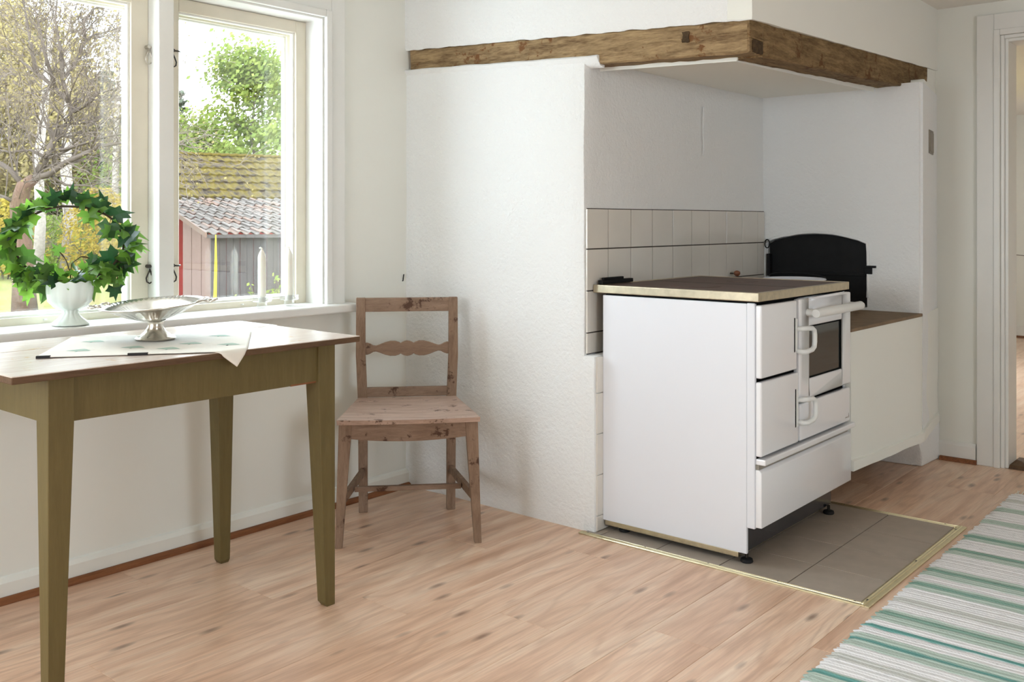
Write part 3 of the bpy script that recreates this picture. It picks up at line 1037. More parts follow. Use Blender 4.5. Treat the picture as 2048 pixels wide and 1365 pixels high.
# ================================================================== table
tb = thing('kitchen_table', 'old olive green kitchen table with scrubbed board top under the window', 'table', (-2.5, 1.4, 0))
TX0, TX1, TY0, TY1, TZ = -2.822, -2.178, .893, 1.892, .780
for k, (a, b) in enumerate(((TX0, -2.605), (-2.6046, -2.39), (-2.3896, TX1))):
    bm = box(a, b, TY0, TY1 + .02 * (1 - k) * .5, TZ - .0175, TZ - .0006 * (k == 1))
    o = obj('top_board', bm, M['tabletop'], tb, bev=.0018, seg=1)
    o.data.materials.append(M['table_edge'])
    for p in o.data.polygons:
        if abs(p.normal.z) < .5 or p.normal.z < 0: p.material_index = 1
LX0, LX1, LY0, LY1 = -2.778, -2.208, .985, 1.812
AZ0, AZ1 = .655, TZ - .018
obj('apron', box(LX1 - .034, LX1 - .008, LY0 + .055, LY1 - .055, AZ0, AZ1), M['olive'], tb, bev=.002)
obj('apron', box(LX0 + .008, LX0 + .034, LY0 + .055, LY1 - .055, AZ0, AZ1), M['olive'], tb, bev=.002)
obj('apron', box(LX0 + .055, LX1 - .055, LY0 + .008, LY0 + .034, AZ0, AZ1), M['olive'], tb, bev=.002)
obj('apron', box(LX0 + .055, LX1 - .055, LY1 - .034, LY1 - .008, AZ0, AZ1), M['olive'], tb, bev=.002)
for sx in (0, 1):
    for sy in (0, 1):
        W, w = .060, .036
        cx_ = LX1 if sx else LX0
        cy_ = LY1 if sy else LY0
        dx = -1 if sx else 1
        dy = -1 if sy else 1
        q4 = lambda s, z: [(cx_, cy_, z), (cx_ + dx * s, cy_, z), (cx_ + dx * s, cy_ + dy * s, z), (cx_, cy_ + dy * s, z)]
        bm = BM()
        rr = [[bm.verts.new(p) for p in q4(s, z)] for s, z in ((w * .8, 0), (w, .012), (W, AZ0), (W, AZ1))]
        for a, b in zip(rr, rr[1:]):
            for i in range(4): bm.faces.new((a[i], a[(i + 1) % 4], b[(i + 1) % 4], b[i]))
        bm.faces.new(rr[0]); bm.faces.new(rr[-1])
        obj('leg', bm, M['olive'], tb, bev=.002)
obj('worn_edge', box(LX1 - .0335, LX1 - .0075, 1.66, 1.748, AZ0 - .0006, AZ0 + .004), M['brownwood'], tb)

# printed cloth laid askew, one corner hanging over the front edge
CL = thing('printed_cloth', 'white cloth with pale green leaf prints laid askew on the table', 'tablecloth', (-2.45, 1.38, TZ))
FL = Vector((-2.425, 1.052, 0)); E1 = Vector((.589, .808, 0)); E2 = Vector((-.808, .589, 0))
CLa, CLb = .502, .430


def cloth_pt(a, b, off=0.0):
    p = FL + E1 * a + E2 * b
    ed = TX1 + .002
    wr = .0012 * mnoise.noise(Vector((a * 9, b * 9, 2)))
    z = TZ + .0022 + abs(wr) + off
    d = p.x - ed
    if d > -.004:
        t = min(max((d + .004) / .02, 0), 1)
        return Vector((ed - .004 + .011 * math.sin(t * PI / 2) + off + .10 * max(d - .016, 0), p.y - .12 * max(d, 0), z - .008 * (1 - math.cos(t * PI / 2)) * 1.2 - max(d - .012, 0) * .98 + .004 * (d > .012) * 0))
    return Vector((p.x, p.y, z))


bm = BM()
na, nb = 76, 60
g = [[bm.verts.new(cloth_pt(CLa * i / na, CLb * j / nb, .0016)) for j in range(nb + 1)] for i in range(na + 1)]
h = [[bm.verts.new(cloth_pt(CLa * i / na, CLb * j / nb, 0)) for j in range(nb + 1)] for i in range(na + 1)]
for i in range(na):
    for j in range(nb):
        bm.faces.new((g[i][j], g[i + 1][j], g[i + 1][j + 1], g[i][j + 1]))
        bm.faces.new((h[i][j], h[i][j + 1], h[i + 1][j + 1], h[i + 1][j]))
for i in range(na):
    bm.faces.new((g[i][0], h[i][0], h[i + 1][0], g[i + 1][0]))
    bm.faces.new((g[i][nb], g[i + 1][nb], h[i + 1][nb], h[i][nb]))
for j in range(nb):
    bm.faces.new((g[0][j], g[0][j + 1], h[0][j + 1], h[0][j]))
    bm.faces.new((g[na][j], h[na][j], h[na][j + 1], g[na][j + 1]))
obj('fabric', bm, M['cloth'], CL, smooth='all')


def leaf_print(a, b, s=1.0, ang=0.0, dark=False):
    out = []
    for k in range(15):
        u = -1 + 2 * k / 14
        out.append((u * .034, .002 + .030 * (1 - abs(u) ** 1.6) + .008 * (1 - abs(u))))
    for k in range(13, 0, -1):
        u = -1 + 2 * k / 14
        out.append((u * .034, .002 - .006 * (1 - u * u)))
    bm = BM()
    tf = lambda x, y: cloth_pt(a + s * (x * math.cos(ang) - y * math.sin(ang)), b + s * (x * math.sin(ang) + y * math.cos(ang)), .0022)
    c = bm.verts.new(tf(0, .012))
    vs = [bm.verts.new(tf(x, y)) for x, y in out]
    for i in range(len(vs)): bm.faces.new((c, vs[i], vs[(i + 1) % len(vs)]))
    o = obj('leaf_print', bm, M['print'], CL)
    bm = BM()
    v = [bm.verts.new(tf(x, y)) for x, y in ((-.003, -.002), (.003, -.002), (.0035, -.018), (-.0025, -.018))]
    bm.faces.new(v)
    obj('stem_print', bm, M['binding'] if dark else M['print'], o)


for px_, py_, dk in ((-2.71, 1.20, 0), (-2.60, 1.24, 0), (-2.76, 1.36, 0), (-2.55, 1.37, 0), (-2.86, 1.45, 0), (-2.45, 1.42, 0), (-2.73, 1.62, 0), (-2.50, 1.52, 0), (-2.60, 1.68, 0), (-2.40, 1.58, 1)):
    d = Vector((px_ * .944, py_ * .944, 0)) - FL
    a_, b_ = d.dot(E1), d.dot(E2)
    if .01 < a_ < CLa - .03 and .02 < b_ < CLb - .03: leaf_print(a_, b_, .95, R(-13), dk)
for a0_, a1_ in ((0, .032), (.212, .26)):
    bm = BM()
    p = [cloth_pt(a0_, -.001, .0005), cloth_pt(a1_, -.001, .0005), cloth_pt(a1_, .008, .0005), cloth_pt(a0_, .008, .0005)]
    add_hexa(bm, [v - Vector((0, 0, .0028)) for v in p] + [v + Vector((0, 0, .0035)) for v in p])
    obj('binding', bm, M['binding'], CL)

# footed silver bowl
bw = thing('footed_bowl', 'silver footed bowl with two openwork handles standing on the printed cloth', 'bowl', (-2.522, 1.424, TZ + .0058), R(40))
bw.scale = (.95, .95, .95)
ridge = lambda th, k: (0, .0016 * math.cos(56 * th)) if k in (13, 14) else ((0, .0012 * math.cos(36 * th)) if k in (7, 8) else (0, 0))
prof = [(0, 0), (.056, 0), (.058, .004), (.054, .008), (.048, .010), (.030, .024), (.021, .040), (.023, .052), (.034, .058), (.080, .074), (.125, .096), (.147, .104), (.151, .107),
        (.148, .109), (.128, .103), (.108, .097), (.085, .084), (.05, .074), (.0, .070)]
ridge = lambda th, k: (0, .0014 * math.cos(56 * th)) if k in (14, 15) else ((0, .0010 * math.cos(40 * th)) if k in (9, 10) else (0, 0))
o = obj('dish', lathe(prof[8:], (0, 0, 0), 112, lambda th, k: ridge(th, k + 8)), M['silver'], bw, local=True, smooth='all')
o.rotation_euler = (R(3.6), R(-3.2), 0)
obj('pedestal', lathe(prof[:9] + [(.02, .062), (0, .062)], (0, 0, 0), 48), M['silver'], bw, local=True, smooth=50)
for sgn in (-1, 1):
    bm = BM()
    for s2 in (-1, 1):
        pts = []
        for k in range(15):
            u = k / 14
            pts.append((sgn * (.140 + .052 * u), s2 * (.030 * (1 - u) ** .6 * (1 + .35 * math.sin(u * 9))), .108 + .004 * math.sin(u * 7)))
        add_tube(bm, pts, .0032, 6)
    for u in (.3, .62):
        add_tube(bm, [(sgn * (.140 + .052 * u), y_, .110) for y_ in (-.02 * (1 - u) - .004, 0, .02 * (1 - u) + .004)], .003, 6)
    hd = obj('handle', bm, M['silver'], bw, local=True, smooth='all')
    hd.rotation_euler = (R(3.6), R(-3.2), 0)

# ================================================================== milk-glass planter and ivy wreath on the sill
PC = Vector((-2.968, 1.392, .7985))
pl = thing('goblet_planter', 'white milk-glass goblet planter on the window sill', 'planter', PC)
flute = lambda th, k: (.0022 * abs(math.sin(6 * th)) * (1 if 5 <= k <= 11 else .5) - .001, .0025 * math.cos(14 * th) if k in (10, 11, 12) else 0)
pprof = [(0, .001), (.054, 0), (.057, .004), (.050, .010), (.034, .022), (.022, .036), (.024, .046), (.048, .056), (.064, .074), (.068, .100), (.0685, .130), (.0695, .134), (.066, .134), (.063, .11), (.055, .07), (0, .06)]
obj('goblet', lathe(pprof, PC, 96, flute), M['milk'], pl, smooth=50)
obj('soil', lathe([(0, .122), (.0635, .120), (.0635, .112), (0, .1)], PC, 24), M['soil'], pl)

ivy = thing('ivy_plant', 'green ivy trained in a wreath growing from the white goblet planter', 'plant', PC + Vector((0, 0, .12)))
RD = Vector((.46, .888, 0)).normalized()          # direction of the wreath plane
ND = Vector((RD.y, -RD.x, 0))
RC = PC + Vector((0, 0, .252))
RRX, RRZ = .152, .118
random.seed(21)
ringp = lambda a: RC + RD * (RRX * math.cos(a)) + Vector((0, 0, RRZ * math.sin(a)))
obj('stem', tube([ringp(k * 2 * PI / 40) + mnoise.noise_vector(Vector((k * .7, 0, 0))) * .006 for k in range(40)], .0035, 6, True), M['stem'], ivy, smooth='all')
obj('stem', tube([PC + Vector((0, 0, .12)), PC + Vector((.003, 0, .14)), RC - Vector((0, 0, RRZ))], .005, 6), M['stem'], ivy, smooth='all')
# one ivy leaf: five pointed lobes, folded along the midrib
def ivy_leaf_mesh(fold, droop):
    pol = [(0, -.05), (-.28, -.30), (-.42, -.10), (-.66, .05), (-.36, .22), (-.46, .56), (-.17, .50), (0, 1.0), (.17, .50), (.46, .56), (.36, .22), (.66, .05), (.42, -.10), (.28, -.30)]
    bm = BM()
    zf = lambda x, y: abs(x) * fold - droop * y * y
    mid = [bm.verts.new((0, y, zf(0, y))) for y in (0.02, .25, .6)]
    vs = [bm.verts.new((x, y, zf(x, y))) for x, y in pol]
    n = len(vs)
    near = [0, 0, 0, 0, 1, 1, 2, 2, 2, 1, 1, 0, 0, 0]
    for i in range(n):
        j = (i + 1) % n
        a, b = near[i], near[j]
        bm.faces.new((mid[a], vs[j], vs[i]))
        if a != b: bm.faces.new((mid[a], mid[b], vs[j]))
    me = bpy.data.meshes.new('ivy_leaf')
    bmesh.ops.recalc_face_normals(bm, faces=bm.faces[:])
    bm.to_mesh(me); bm.free()
    me.materials.append(M['ivy'])
    return me


LEAF = [ivy_leaf_mesh(f, d) for f, d in ((.25, .25), (.4, .4), (-.15, .3), (.1, .55))]
twig = BM()


def leaf_at(root, p, outdir, size):
    """leaf with its base at p, pointing along outdir, face turned to a random side of the room or window"""
    outdir = outdir.normalized()
    fn = (ND * random.uniform(.3, 1.0) * random.choice((1, 1, -1)) + Vector((0, 0, random.uniform(-.2, .9))) + RD * random.uniform(-.5, .5))
    xa = outdir.cross(fn)
    if xa.length < .05: xa = outdir.orthogonal()
    xa.normalize()
    za = xa.cross(outdir)
    m = Matrix((xa, outdir, za)).transposed().to_4x4()
    o = bpy.data.objects.new('leaf', random.choice(LEAF))
    link(o)
    o.parent = ivy
    o.matrix_parent_inverse = ivy.matrix_basis.inverted()
    mw = Matrix.Translation(p) @ m @ Matrix.Scale(size, 4)
    o.matrix_basis = mw
    add_tube(twig, [root, (root + p) / 2 + Vector((0, 0, .004)), p], .0011, 4)


XLIM = -3.062


def clampx(p):
    p.x = max(p.x, XLIM)
    return p


for k in range(66):
    a = (k + random.uniform(-.4, .4)) * 2 * PI / 66
    c = ringp(a)
    rad = (c - RC).normalized()
    tang = RD * -math.sin(a) + Vector((0, 0, math.cos(a)))
    inward = -1 if random.random() < .2 else 1
    od_ = rad * (inward * random.uniform(.3, 1)) + tang * random.uniform(-.7, .7) + ND * random.uniform(-.2, .7) + Vector((0, 0, random.uniform(-.5, .15)))
    p = clampx(c + od_.normalized() * random.uniform(.006, .026))
    if p.x + od_.normalized().x * .05 < -3.075: od_.x = abs(od_.x) * .3
    leaf_at(c, p, od_, random.uniform(.048, .074))
for k in range(26):
    a = random.uniform(0, 2 * PI)
    rr_ = random.uniform(.02, .10)
    c = PC + Vector((0, 0, .125))
    p = clampx(c + RD * math.cos(a) * rr_ * 1.2 + ND * math.sin(a) * rr_ * .6 + Vector((0, 0, random.uniform(.008, .05))))
    od_ = (p - c) + Vector((0, 0, random.uniform(-.05, .02)))
    if p.x + od_.normalized().x * .05 < -3.075: od_.x = abs(od_.x) * .3
    leaf_at(c, p, od_, random.uniform(.038, .058))
for s_, dz in ((-.135, -.05), (-.12, -.075), (-.105, -.035), (.135, -.045), (.125, -.07), (-.15, -.02), (.15, -.015)):
    c = RC + RD * s_ - Vector((0, 0, .07))
    p = c + Vector((0, 0, dz)) + ND * .01
    leaf_at(c, p, Vector((RD.x * .3, RD.y * .3, -1)), .046)
for pts in ([(0, .16), (-.012, .20), (-.03, .225)], [(0, .16), (.004, .19), (.03, .21), (.055, .205)]):
    w = [PC + RD * a + Vector((0, 0, z)) for a, z in pts]
    add_tube(twig, [PC + Vector((0, 0, .12))] + w, .0016, 5)
    leaf_at(w[-2], w[-1], w[-1] - w[-2], .036)
obj('twigs', twig, M['stem'], ivy)

# ================================================================== candles in glass holders
for (cx_, cy_, lab) in ((-3.0, 2.118, 'left'), (-3.0, 2.24, 'right')):
    side = 'nearer the mullion' if lab == 'left' else 'next to the window frame'
    base = Vector((cx_, cy_, .7985))
    hd = thing('candle_holder', 'clear glass candle holder %s' % side, 'candle holder', base, group='glass candle holders')
    obj('glass', lathe([(0, 0), (.018, 0), (.019, .003), (.018, .018), (.020, .021), (.034, .023), (.036, .027), (.034, .036), (.036, .040), (.033, .042), (.017, .042), (.0155, .040), (.0155, .022), (0, .021)], base, 32), M['clear'], hd, smooth=50)
    cd = thing('candle', 'white unlit candle in the glass holder %s' % side, 'candle', base + Vector((0, 0, .0215)), group='white candles')
    obj('wax', lathe([(0, .0215), (.0142, .0215), (.0145, .03), (.0142, .19), (.012, .197), (.007, .208), (.0035, .214), (0, .2145)], base, 20), M['wax'], cd, smooth=50)
    obj('wick', tube([base + Vector((0, 0, .213)), base + Vector((0, 0, .219)), base + Vector((-.003, -.004, .2225)), base + Vector((-.006, -.007, .220))], .0028, 6), M['wax'], cd, smooth='all')

# ================================================================== chair
ch = thing('wooden_chair', 'worn brown wooden chair with scalloped splat in the corner', 'chair', (-2.415, 2.306, 0), R(47.2))


def tapered(p0, s0, p1, s1, wdx=1.0):
    """leg between two heights: p bottom (x,y,z), half-sizes (sx,sy)"""
    bm = BM()
    q4 = lambda p, s: [(p[0] - s[0], p[1] - s[1], p[2]), (p[0] + s[0], p[1] - s[1], p[2]), (p[0] + s[0], p[1] + s[1], p[2]), (p[0] - s[0], p[1] + s[1], p[2])]
    add_hexa(bm, q4(p0, s0) + q4(p1, s1))
    return bm


DEP = .402
for sgn in (-1, 1):
    bm = tapered((sgn * .2385, .002, 0), (.0125, .014), (sgn * .216, .012, .427), (.0225, .020))
    obj('leg', slice_up(bm, .08), M['chair'], ch, local=True, bev=.003)
    # back leg and back post are one upright
    bm = BM()
    segs = [(.168, DEP, 0, .017), (.170, DEP - .002, .43, .0185), (.178, DEP + .012, .60, .0185), (.1785, DEP + .028, .822, .0175)]
    rr = []
    for (xx, yy, zz, s) in segs:
        rr.append([bm.verts.new(p) for p in ((sgn * xx - s, yy - .014, zz), (sgn * xx + s, yy - .014, zz), (sgn * xx + s, yy + .014, zz), (sgn * xx - s, yy + .014, zz))])
    for a, b in zip(rr, rr[1:]):
        for i in range(4): bm.faces.new((a[i], a[(i + 1) % 4], b[(i + 1) % 4], b[i]))
    bm.faces.new(rr[0][::-1]); bm.faces.new(rr[-1])
    obj('back_post', bm, M['chair'], ch, local=True, bev=.003)
    obj('side_apron', prism([(sgn * .222 - .009, .03, .366), (sgn * .222 + .009, .03, .366), (sgn * .222 + .009, .03, .424), (sgn * .222 - .009, .03, .424)], (-sgn * .05, DEP - .045, 0)), M['chair'], ch, local=True, bev=.002)
    obj('side_stretcher', prism([(sgn * .230 - .008, .015, .138), (sgn * .230 + .008, .015, .138), (sgn * .230 + .008, .015, .168), (sgn * .230 - .008, .015, .168)], (-sgn * .062, DEP - .026, .006)), M['chair'], ch, local=True, bev=.002)
bm = BM()
st_ = []
for k in range(13):
    u = -1 + k / 6
    st_.append([bm.verts.new(p) for p in ((u * .197, -.006, .372 - .012 * (1 - u * u)), (u * .197, .012, .372 - .012 * (1 - u * u)), (u * .197, .012, .424), (u * .197, -.006, .424))])
for a, b in zip(st_, st_[1:]):
    for i in range(4): bm.faces.new((a[i], a[(i + 1) % 4], b[(i + 1) % 4], b[i]))
bm.faces.new(st_[0]); bm.faces.new(st_[-1][::-1])
obj('front_apron', bm, M['chair_x'], ch, local=True)
obj('back_apron', box(-.150, .150, DEP - .012, DEP + .006, .372, .424), M['chair_x'], ch, local=True, bev=.002)
obj('stretcher', box(-.192, .192, .165, .183, .142, .160), M['chair_x'], ch, local=True, bev=.002)
# seat: three boards, dished a little, front edge slightly bowed
for k in range(3):
    v0, v1 = k / 3, (k + 1) / 3
    bm = BM()
    na = 14
    top, bot = [], []
    for j in range(4):
        v = v0 + (v1 - v0) * j / 3
        v = v - (.002 if j == 3 and k < 2 else 0)
        hw = .245 - (.245 - .1865) * v
        yy = -.030 + v * (DEP - .014 + .030)
        rt, rb = [], []
        for i in range(na + 1):
            u = -1 + 2 * i / na
            bow = -.010 * (1 - u * u) * (1 - v)
            zt = .442 - .006 * (1 - u * u) * math.sin(PI * min(v + .1, 1)) + .0012 * mnoise.noise(Vector((u * 3, v * 4, 1)))
            rt.append(bm.verts.new((u * hw, yy + bow, zt)))
            rb.append(bm.verts.new((u * hw * .995, yy + bow + (.003 if v < .02 else 0), .4255)))
        top.append(rt); bot.append(rb)
    for j in range(3):
        for i in range(na):
            bm.faces.new((top[j][i], top[j][i + 1], top[j + 1][i + 1], top[j + 1][i]))
            bm.faces.new((bot[j][i], bot[j + 1][i], bot[j + 1][i + 1], bot[j][i + 1]))
        bm.faces.new((top[j][0], top[j + 1][0], bot[j + 1][0], bot[j][0]))
        bm.faces.new((top[j][na], bot[j][na], bot[j + 1][na], top[j + 1][na]))
    for i in range(na):
        bm.faces.new((top[0][i], bot[0][i], bot[0][i + 1], top[0][i + 1]))
        bm.faces.new((top[3][i], top[3][i + 1], bot[3][i + 1], bot[3][i]))
    obj('seat_board', bm, M['seat'], ch, local=True, smooth=40)
yb = lambda z: DEP + .012 + (z - .6) / .222 * .016 if z > .6 else DEP - .002 + (z - .43) / .17 * .014
rail = lambda z0, z1: prism([(-.162, yb(z0) - .010, z0), (-.162, yb(z0) + .010, z0), (-.162, yb(z1) + .010, z1), (-.162, yb(z1) - .010, z1)], (.324, 0, 0))
obj('top_rail', slice_up(rail(.768, .821), .05), M['chair_x'], ch, local=True, bev=.003)
obj('lower_rail', rail(.442, .478), M['chair_x'], ch, local=True, bev=.003)
prof_s = [(0, .0295), (.06, .028), (.12, .024), (.155, .0195), (.19, .024), (.28, .0285), (.40, .0285), (.52, .024), (.66, .015), (.74, .011), (.80, .012), (.88, .0195), (.95, .023), (1.0, .0225)]
half = [(s * .162, h_) for s, h_ in prof_s]
outl = [(-x_, h_) for x_, h_ in half[::-1]] + half[1:]
zc = .626
pts = [(x_, yb(zc) - .008, zc + h_) for x_, h_ in outl] + [(x_, yb(zc) - .008, zc - h_) for x_, h_ in outl[::-1]]
obj('splat', prism(pts, (0, .015, 0)), M['chair_x'], ch, local=True, bev=.0015, seg=1)

# ================================================================== rag rug
def m_rug():
    t = NT('rag_rug_weave')
    v = t.coords()
    sp = t.n('SeparateXYZ', Vector=v)
    yw = t.math('ADD', sp.outputs[1], t.math('MULTIPLY', t.math('SUBTRACT', t.noise(t.n('Mapping', Vector=v, Scale=(3, 14, 1)).outputs[0], 3, 2), .5), .02))
    G = rgb(194, 212, 202)[:3]; Wt = rgb(248, 248, 250)[:3]; D = rgb(140, 176, 162)[:3]; T = rgb(112, 170, 164)[:3]; Gr = rgb(218, 220, 216)[:3]
    y0_, y1_ = 1.6, 4.6
    stops = []
    def band(c, w, col):
        stops.append((c - w / 2 - .004, None)); stops.append((c - w / 2, col)); stops.append((c + w / 2, col)); stops.append((c + w / 2 + .004, None))
    bands = BANDS
    c = None
    base = Wt
    col = t.mix(0.0, (*base, 1), (*base, 1))
    for (cc, w, k) in bands:
        d = t.math('ABSOLUTE', t.math('SUBTRACT', yw, cc))
        m = t.n('MapRange', Value=d, i1=w / 2, i2=w / 2 + .008, i3=1.0, i4=0.0).outputs[0]
        col = t.mix(m, col, (*{'g': G, 'd': D, 't': T, 's': Gr}[k], 1))
    dash = t.noise(t.n('Mapping', Vector=v, Scale=(9, 90, 1)).outputs[0], 2.2, 3, .7)
    col = t.mix(t.math('MULTIPLY', t.ramp(dash, [(.60, (0, 0, 0)), (.66, (1, 1, 1))]), .4), col, rgb(120, 124, 126))
    rib = t.math('SINE', t.math('MULTIPLY', sp.outputs[1], 2 * PI / .0105))
    dots = t.math('SINE', t.math('MULTIPLY', sp.outputs[0], 2 * PI / .009))
    hgt = t.math('ADD', t.math('MULTIPLY', rib, .5), t.math('MULTIPLY', t.math('MULTIPLY', dots, rib), .25))
    col = t.mix(t.math('MULTIPLY', t.math('LESS_THAN', rib, -.75), .10), col, rgb(110, 116, 118))
    fl = t.noise(v, 160, 3)
    t.set(Base_Color=col, Roughness=.95, Specular_IOR_Level=.1, Normal=t.bump(t.math('ADD', hgt, fl), .5, .002))
    return t.m


BANDS = [(2.285, .075, 'g'), (2.305, .016, 't'), (2.555, .085, 'g'), (2.556, .014, 't'), (2.665, .014, 't'), (2.76, .085, 'g'), (2.775, .014, 'd'),
         (3.05, .075, 'g'), (3.06, .016, 'd'), (3.195, .085, 'g'), (3.21, .016, 'd'), (3.445, .07, 'g'), (3.46, .014, 'd'), (3.63, .08, 'g'), (3.64, .016, 'd'), (3.865, .05, 'g'), (4.05, .05, 'g'),
         (4.2, .03, 's'), (2.05, .08, 'g'), (1.80, .08, 'g'), (1.82, .016, 't'), (2.42, .03, 's'), (2.90, .03, 's')]
rugx0, rugx1, rugy0, rugy1 = -.975, -.22, 1.3, 4.33
bm = BM()
ny = 420
nx = 40
rows = []
random.seed(5)
for j in range(ny + 1):
    yy = rugy0 + (rugy1 - rugy0) * j / ny
    jl = random.uniform(-.008, .006) + .006 * mnoise.noise(Vector((yy * 6, 0, 0))) - .02 * (yy - 3.2) * 0
    jr = random.uniform(-.008, .006)
    r_ = []
    for i in range(nx + 1):
        s = i / nx
        xx = (rugx0 + jl) * (1 - s) + (rugx1 + jr) * s
        zz = .0062 + .0016 * math.sin(j * 1.57) + .0012 * mnoise.noise(Vector((xx * 18, yy * 18, 0)))
        if i in (0, nx): zz = .0012
        r_.append(bm.verts.new((xx, yy, zz)))
    rows.append(r_)
for a, b in zip(rows, rows[1:]):
    for i in range(nx): bm.faces.new((a[i], a[i + 1], b[i + 1], b[i]))
ed = [e for e in bm.edges if e.is_boundary]
ext = bmesh.ops.extrude_edge_only(bm, edges=ed)
for v in ext['geom']:
    if isinstance(v, bmesh.types.BMVert): v.co.z = .0004
rug = thing('rag_rug', 'white rag rug with pale green stripes on the floor at the right', 'rug', (-.6, 2.8, 0))
obj('weave', bm, m_rug(), rug, smooth=60)
fr_ = BM()
for k in range(70):
    xx = rugx0 + .01 + (rugx1 - rugx0 - .02) * k / 69
    add_tube(fr_, [(xx, rugy1 - .005, .004), (xx + random.uniform(-.006, .006), rugy1 + .03, .003), (xx + random.uniform(-.014, .014), rugy1 + .06, .0022)], .0018, 4)
tag(obj('fringe', fr_, M['cloth'], rug), kind='stuff')
#PART4

# ================================================================== outside the window
cs, sn = math.cos(YAW), math.sin(YAW)
GZ = -.70


def ex(r, g, b):
    """outdoor colours: darkened to offset the interior exposure, warmed to offset the blue sky"""
    c = rgb(r, g, b)
    return (c[0] * .50, c[1] * .46, c[2] * .42, 1)



def out(r, f, z=GZ):
    """a point outdoors, r metres to the right and f metres ahead of the room's viewing direction"""
    return Vector((cs * r - sn * f, sn * r + cs * f, z))


def m_lawn():
    t = NT('autumn_lawn')
    v = t.coords()
    a = t.noise(v, .5, 5, .6)
    b = t.noise(v, 9, 4, .7)
    c = t.ramp(a, [(.35, ex(120, 132, 78)), (.55, ex(150, 152, 96)), (.7, ex(160, 138, 112))])
    c = t.mix(t.math('MULTIPLY', b, .5), c, ex(168, 166, 108))
    t.set(Base_Color=c, Roughness=.95, Specular_IOR_Level=.05, Normal=t.bump(b, .8, .05))
    return t.m


bm = BM()
gn = 30
gv = [[None] * (gn + 1) for _ in range(gn + 1)]
for i in range(gn + 1):
    for j in range(gn + 1):
        r_, f_ = -45 + 65 * i / gn, 4.5 + 90 * j / gn
        p = out(r_, f_)
        if p.x > -3.4: p.x = -3.4
        p.z = GZ + .10 * mnoise.noise(Vector((r_ * .2, f_ * .2, 0))) - (.0 if f_ < 40 else (f_ - 40) * -.01)
        gv[i][j] = bm.verts.new(p)
for i in range(gn):
    for j in range(gn):
        bm.faces.new((gv[i][j], gv[i + 1][j], gv[i + 1][j + 1], gv[i][j + 1]))
struct('ground_lawn', bm, m_lawn(), 'yellowish autumn lawn outside the window', 'lawn', smooth='all')

M['bark'] = m_wood('brown_bark', ex(150, 122, 106), ex(92, 72, 62), 'z', 6, 5, .95, rnd=0)
M['greybark'] = plain('grey_branch_bark', ex(122, 112, 106), .9, .1, var=.2, scale=9)
M['birch'] = m_wood('birch_bark', ex(214, 208, 204), ex(150, 142, 138), 'x', 5, 3, .85, ex(90, 84, 82), .68, .2, 0)
M['leaf_tan'] = m_leafy('tan_leaves', ex(150, 136, 110), ex(186, 176, 120), .8, .1, .3, False)
M['leaf_green'] = m_leafy('fresh_green_leaves', ex(128, 158, 84), ex(184, 198, 112), .8, .1, .35, False)
M['leaf_olive'] = m_leafy('olive_leaves', ex(112, 122, 88), ex(160, 158, 112), .8, .1, .3, False)
M['leaf_yellow'] = m_leafy('yellow_leaves', ex(188, 168, 84), ex(214, 196, 104), .8, .1, .35, False)
M['needle'] = m_leafy('grey_green_needles', ex(104, 116, 106), ex(138, 148, 130), .9, .1, .15, False)


class Tree:
    def __init__(self, seed):
        self.rng = random.Random(seed)
        self.seg = []
        self.tips = []

    def branch(self, p, d, length, rad, depth, droop=.0, spread=.7, up=.25):
        rng = self.rng
        n = 4
        pts, rs = [p.copy()], [rad]
        for k in range(n):
            d = (d + Vector((rng.gauss(0, .16), rng.gauss(0, .16), rng.gauss(0, .13) + up * .12 - droop * .1))).normalized()
            p = p + d * (length / n)
            pts.append(p.copy())
            rs.append(rad * (1 - .62 * (k + 1) / n))
        self.seg.append((pts, rs))
        if depth == 0:
            self.tips.extend(pts[2:])
            return
        m = rng.choice((2, 3, 3))
        for k in range(m + 1):
            q = pts[-1] if k == 0 else pts[rng.randint(1, n)]
            s = d.orthogonal().normalized()
            s = Matrix.Rotation(rng.uniform(0, 2 * PI), 3, d) @ s
            nd = (d + s * rng.uniform(.5, 1.1) * spread + Vector((0, 0, up * .4 - droop))).normalized()
            self.branch(q, nd, length * rng.uniform(.55, .8), rad * rng.uniform(.38, .5), depth - 1, droop, spread, up)

    def wood(self, sides=5, minr=.0):
        bm = BM()
        for pts, rs in self.seg:
            add_tube(bm, pts, [max(r, .006) for r in rs], sides if rs[0] > .03 else 3, cap=False)
        return bm


def leaves_mesh(points, size, rng, name):
    vs, fs = [], []
    for p in points:
        s = size * rng.uniform(.6, 1.3)
        a = Vector((rng.gauss(0, 1), rng.gauss(0, 1), rng.gauss(0, 1))).normalized()
        b = a.orthogonal().normalized()
        c = a.cross(b)
        n = len(vs)
        vs += [p + b * s, p + c * s * .6, p - b * s, p - c * s * .6]
        fs.append((n, n + 1, n + 2, n + 3))
    me = bpy.data.meshes.new(name)
    me.from_pydata([tuple(v) for v in vs], [], fs)
    return me


def add_leaves(points, size, rng, mat, parent, name='foliage'):
    me = leaves_mesh(points, size, rng, name)
    me.materials.append(mat)
    o = bpy.data.objects.new(name, me)
    link(o)
    o.parent = parent
    o.matrix_parent_inverse = parent.matrix_basis.inverted()
    o['kind'] = 'stuff'
    return o


def at(px, f):
    return (px - 1024) / 1923 * f


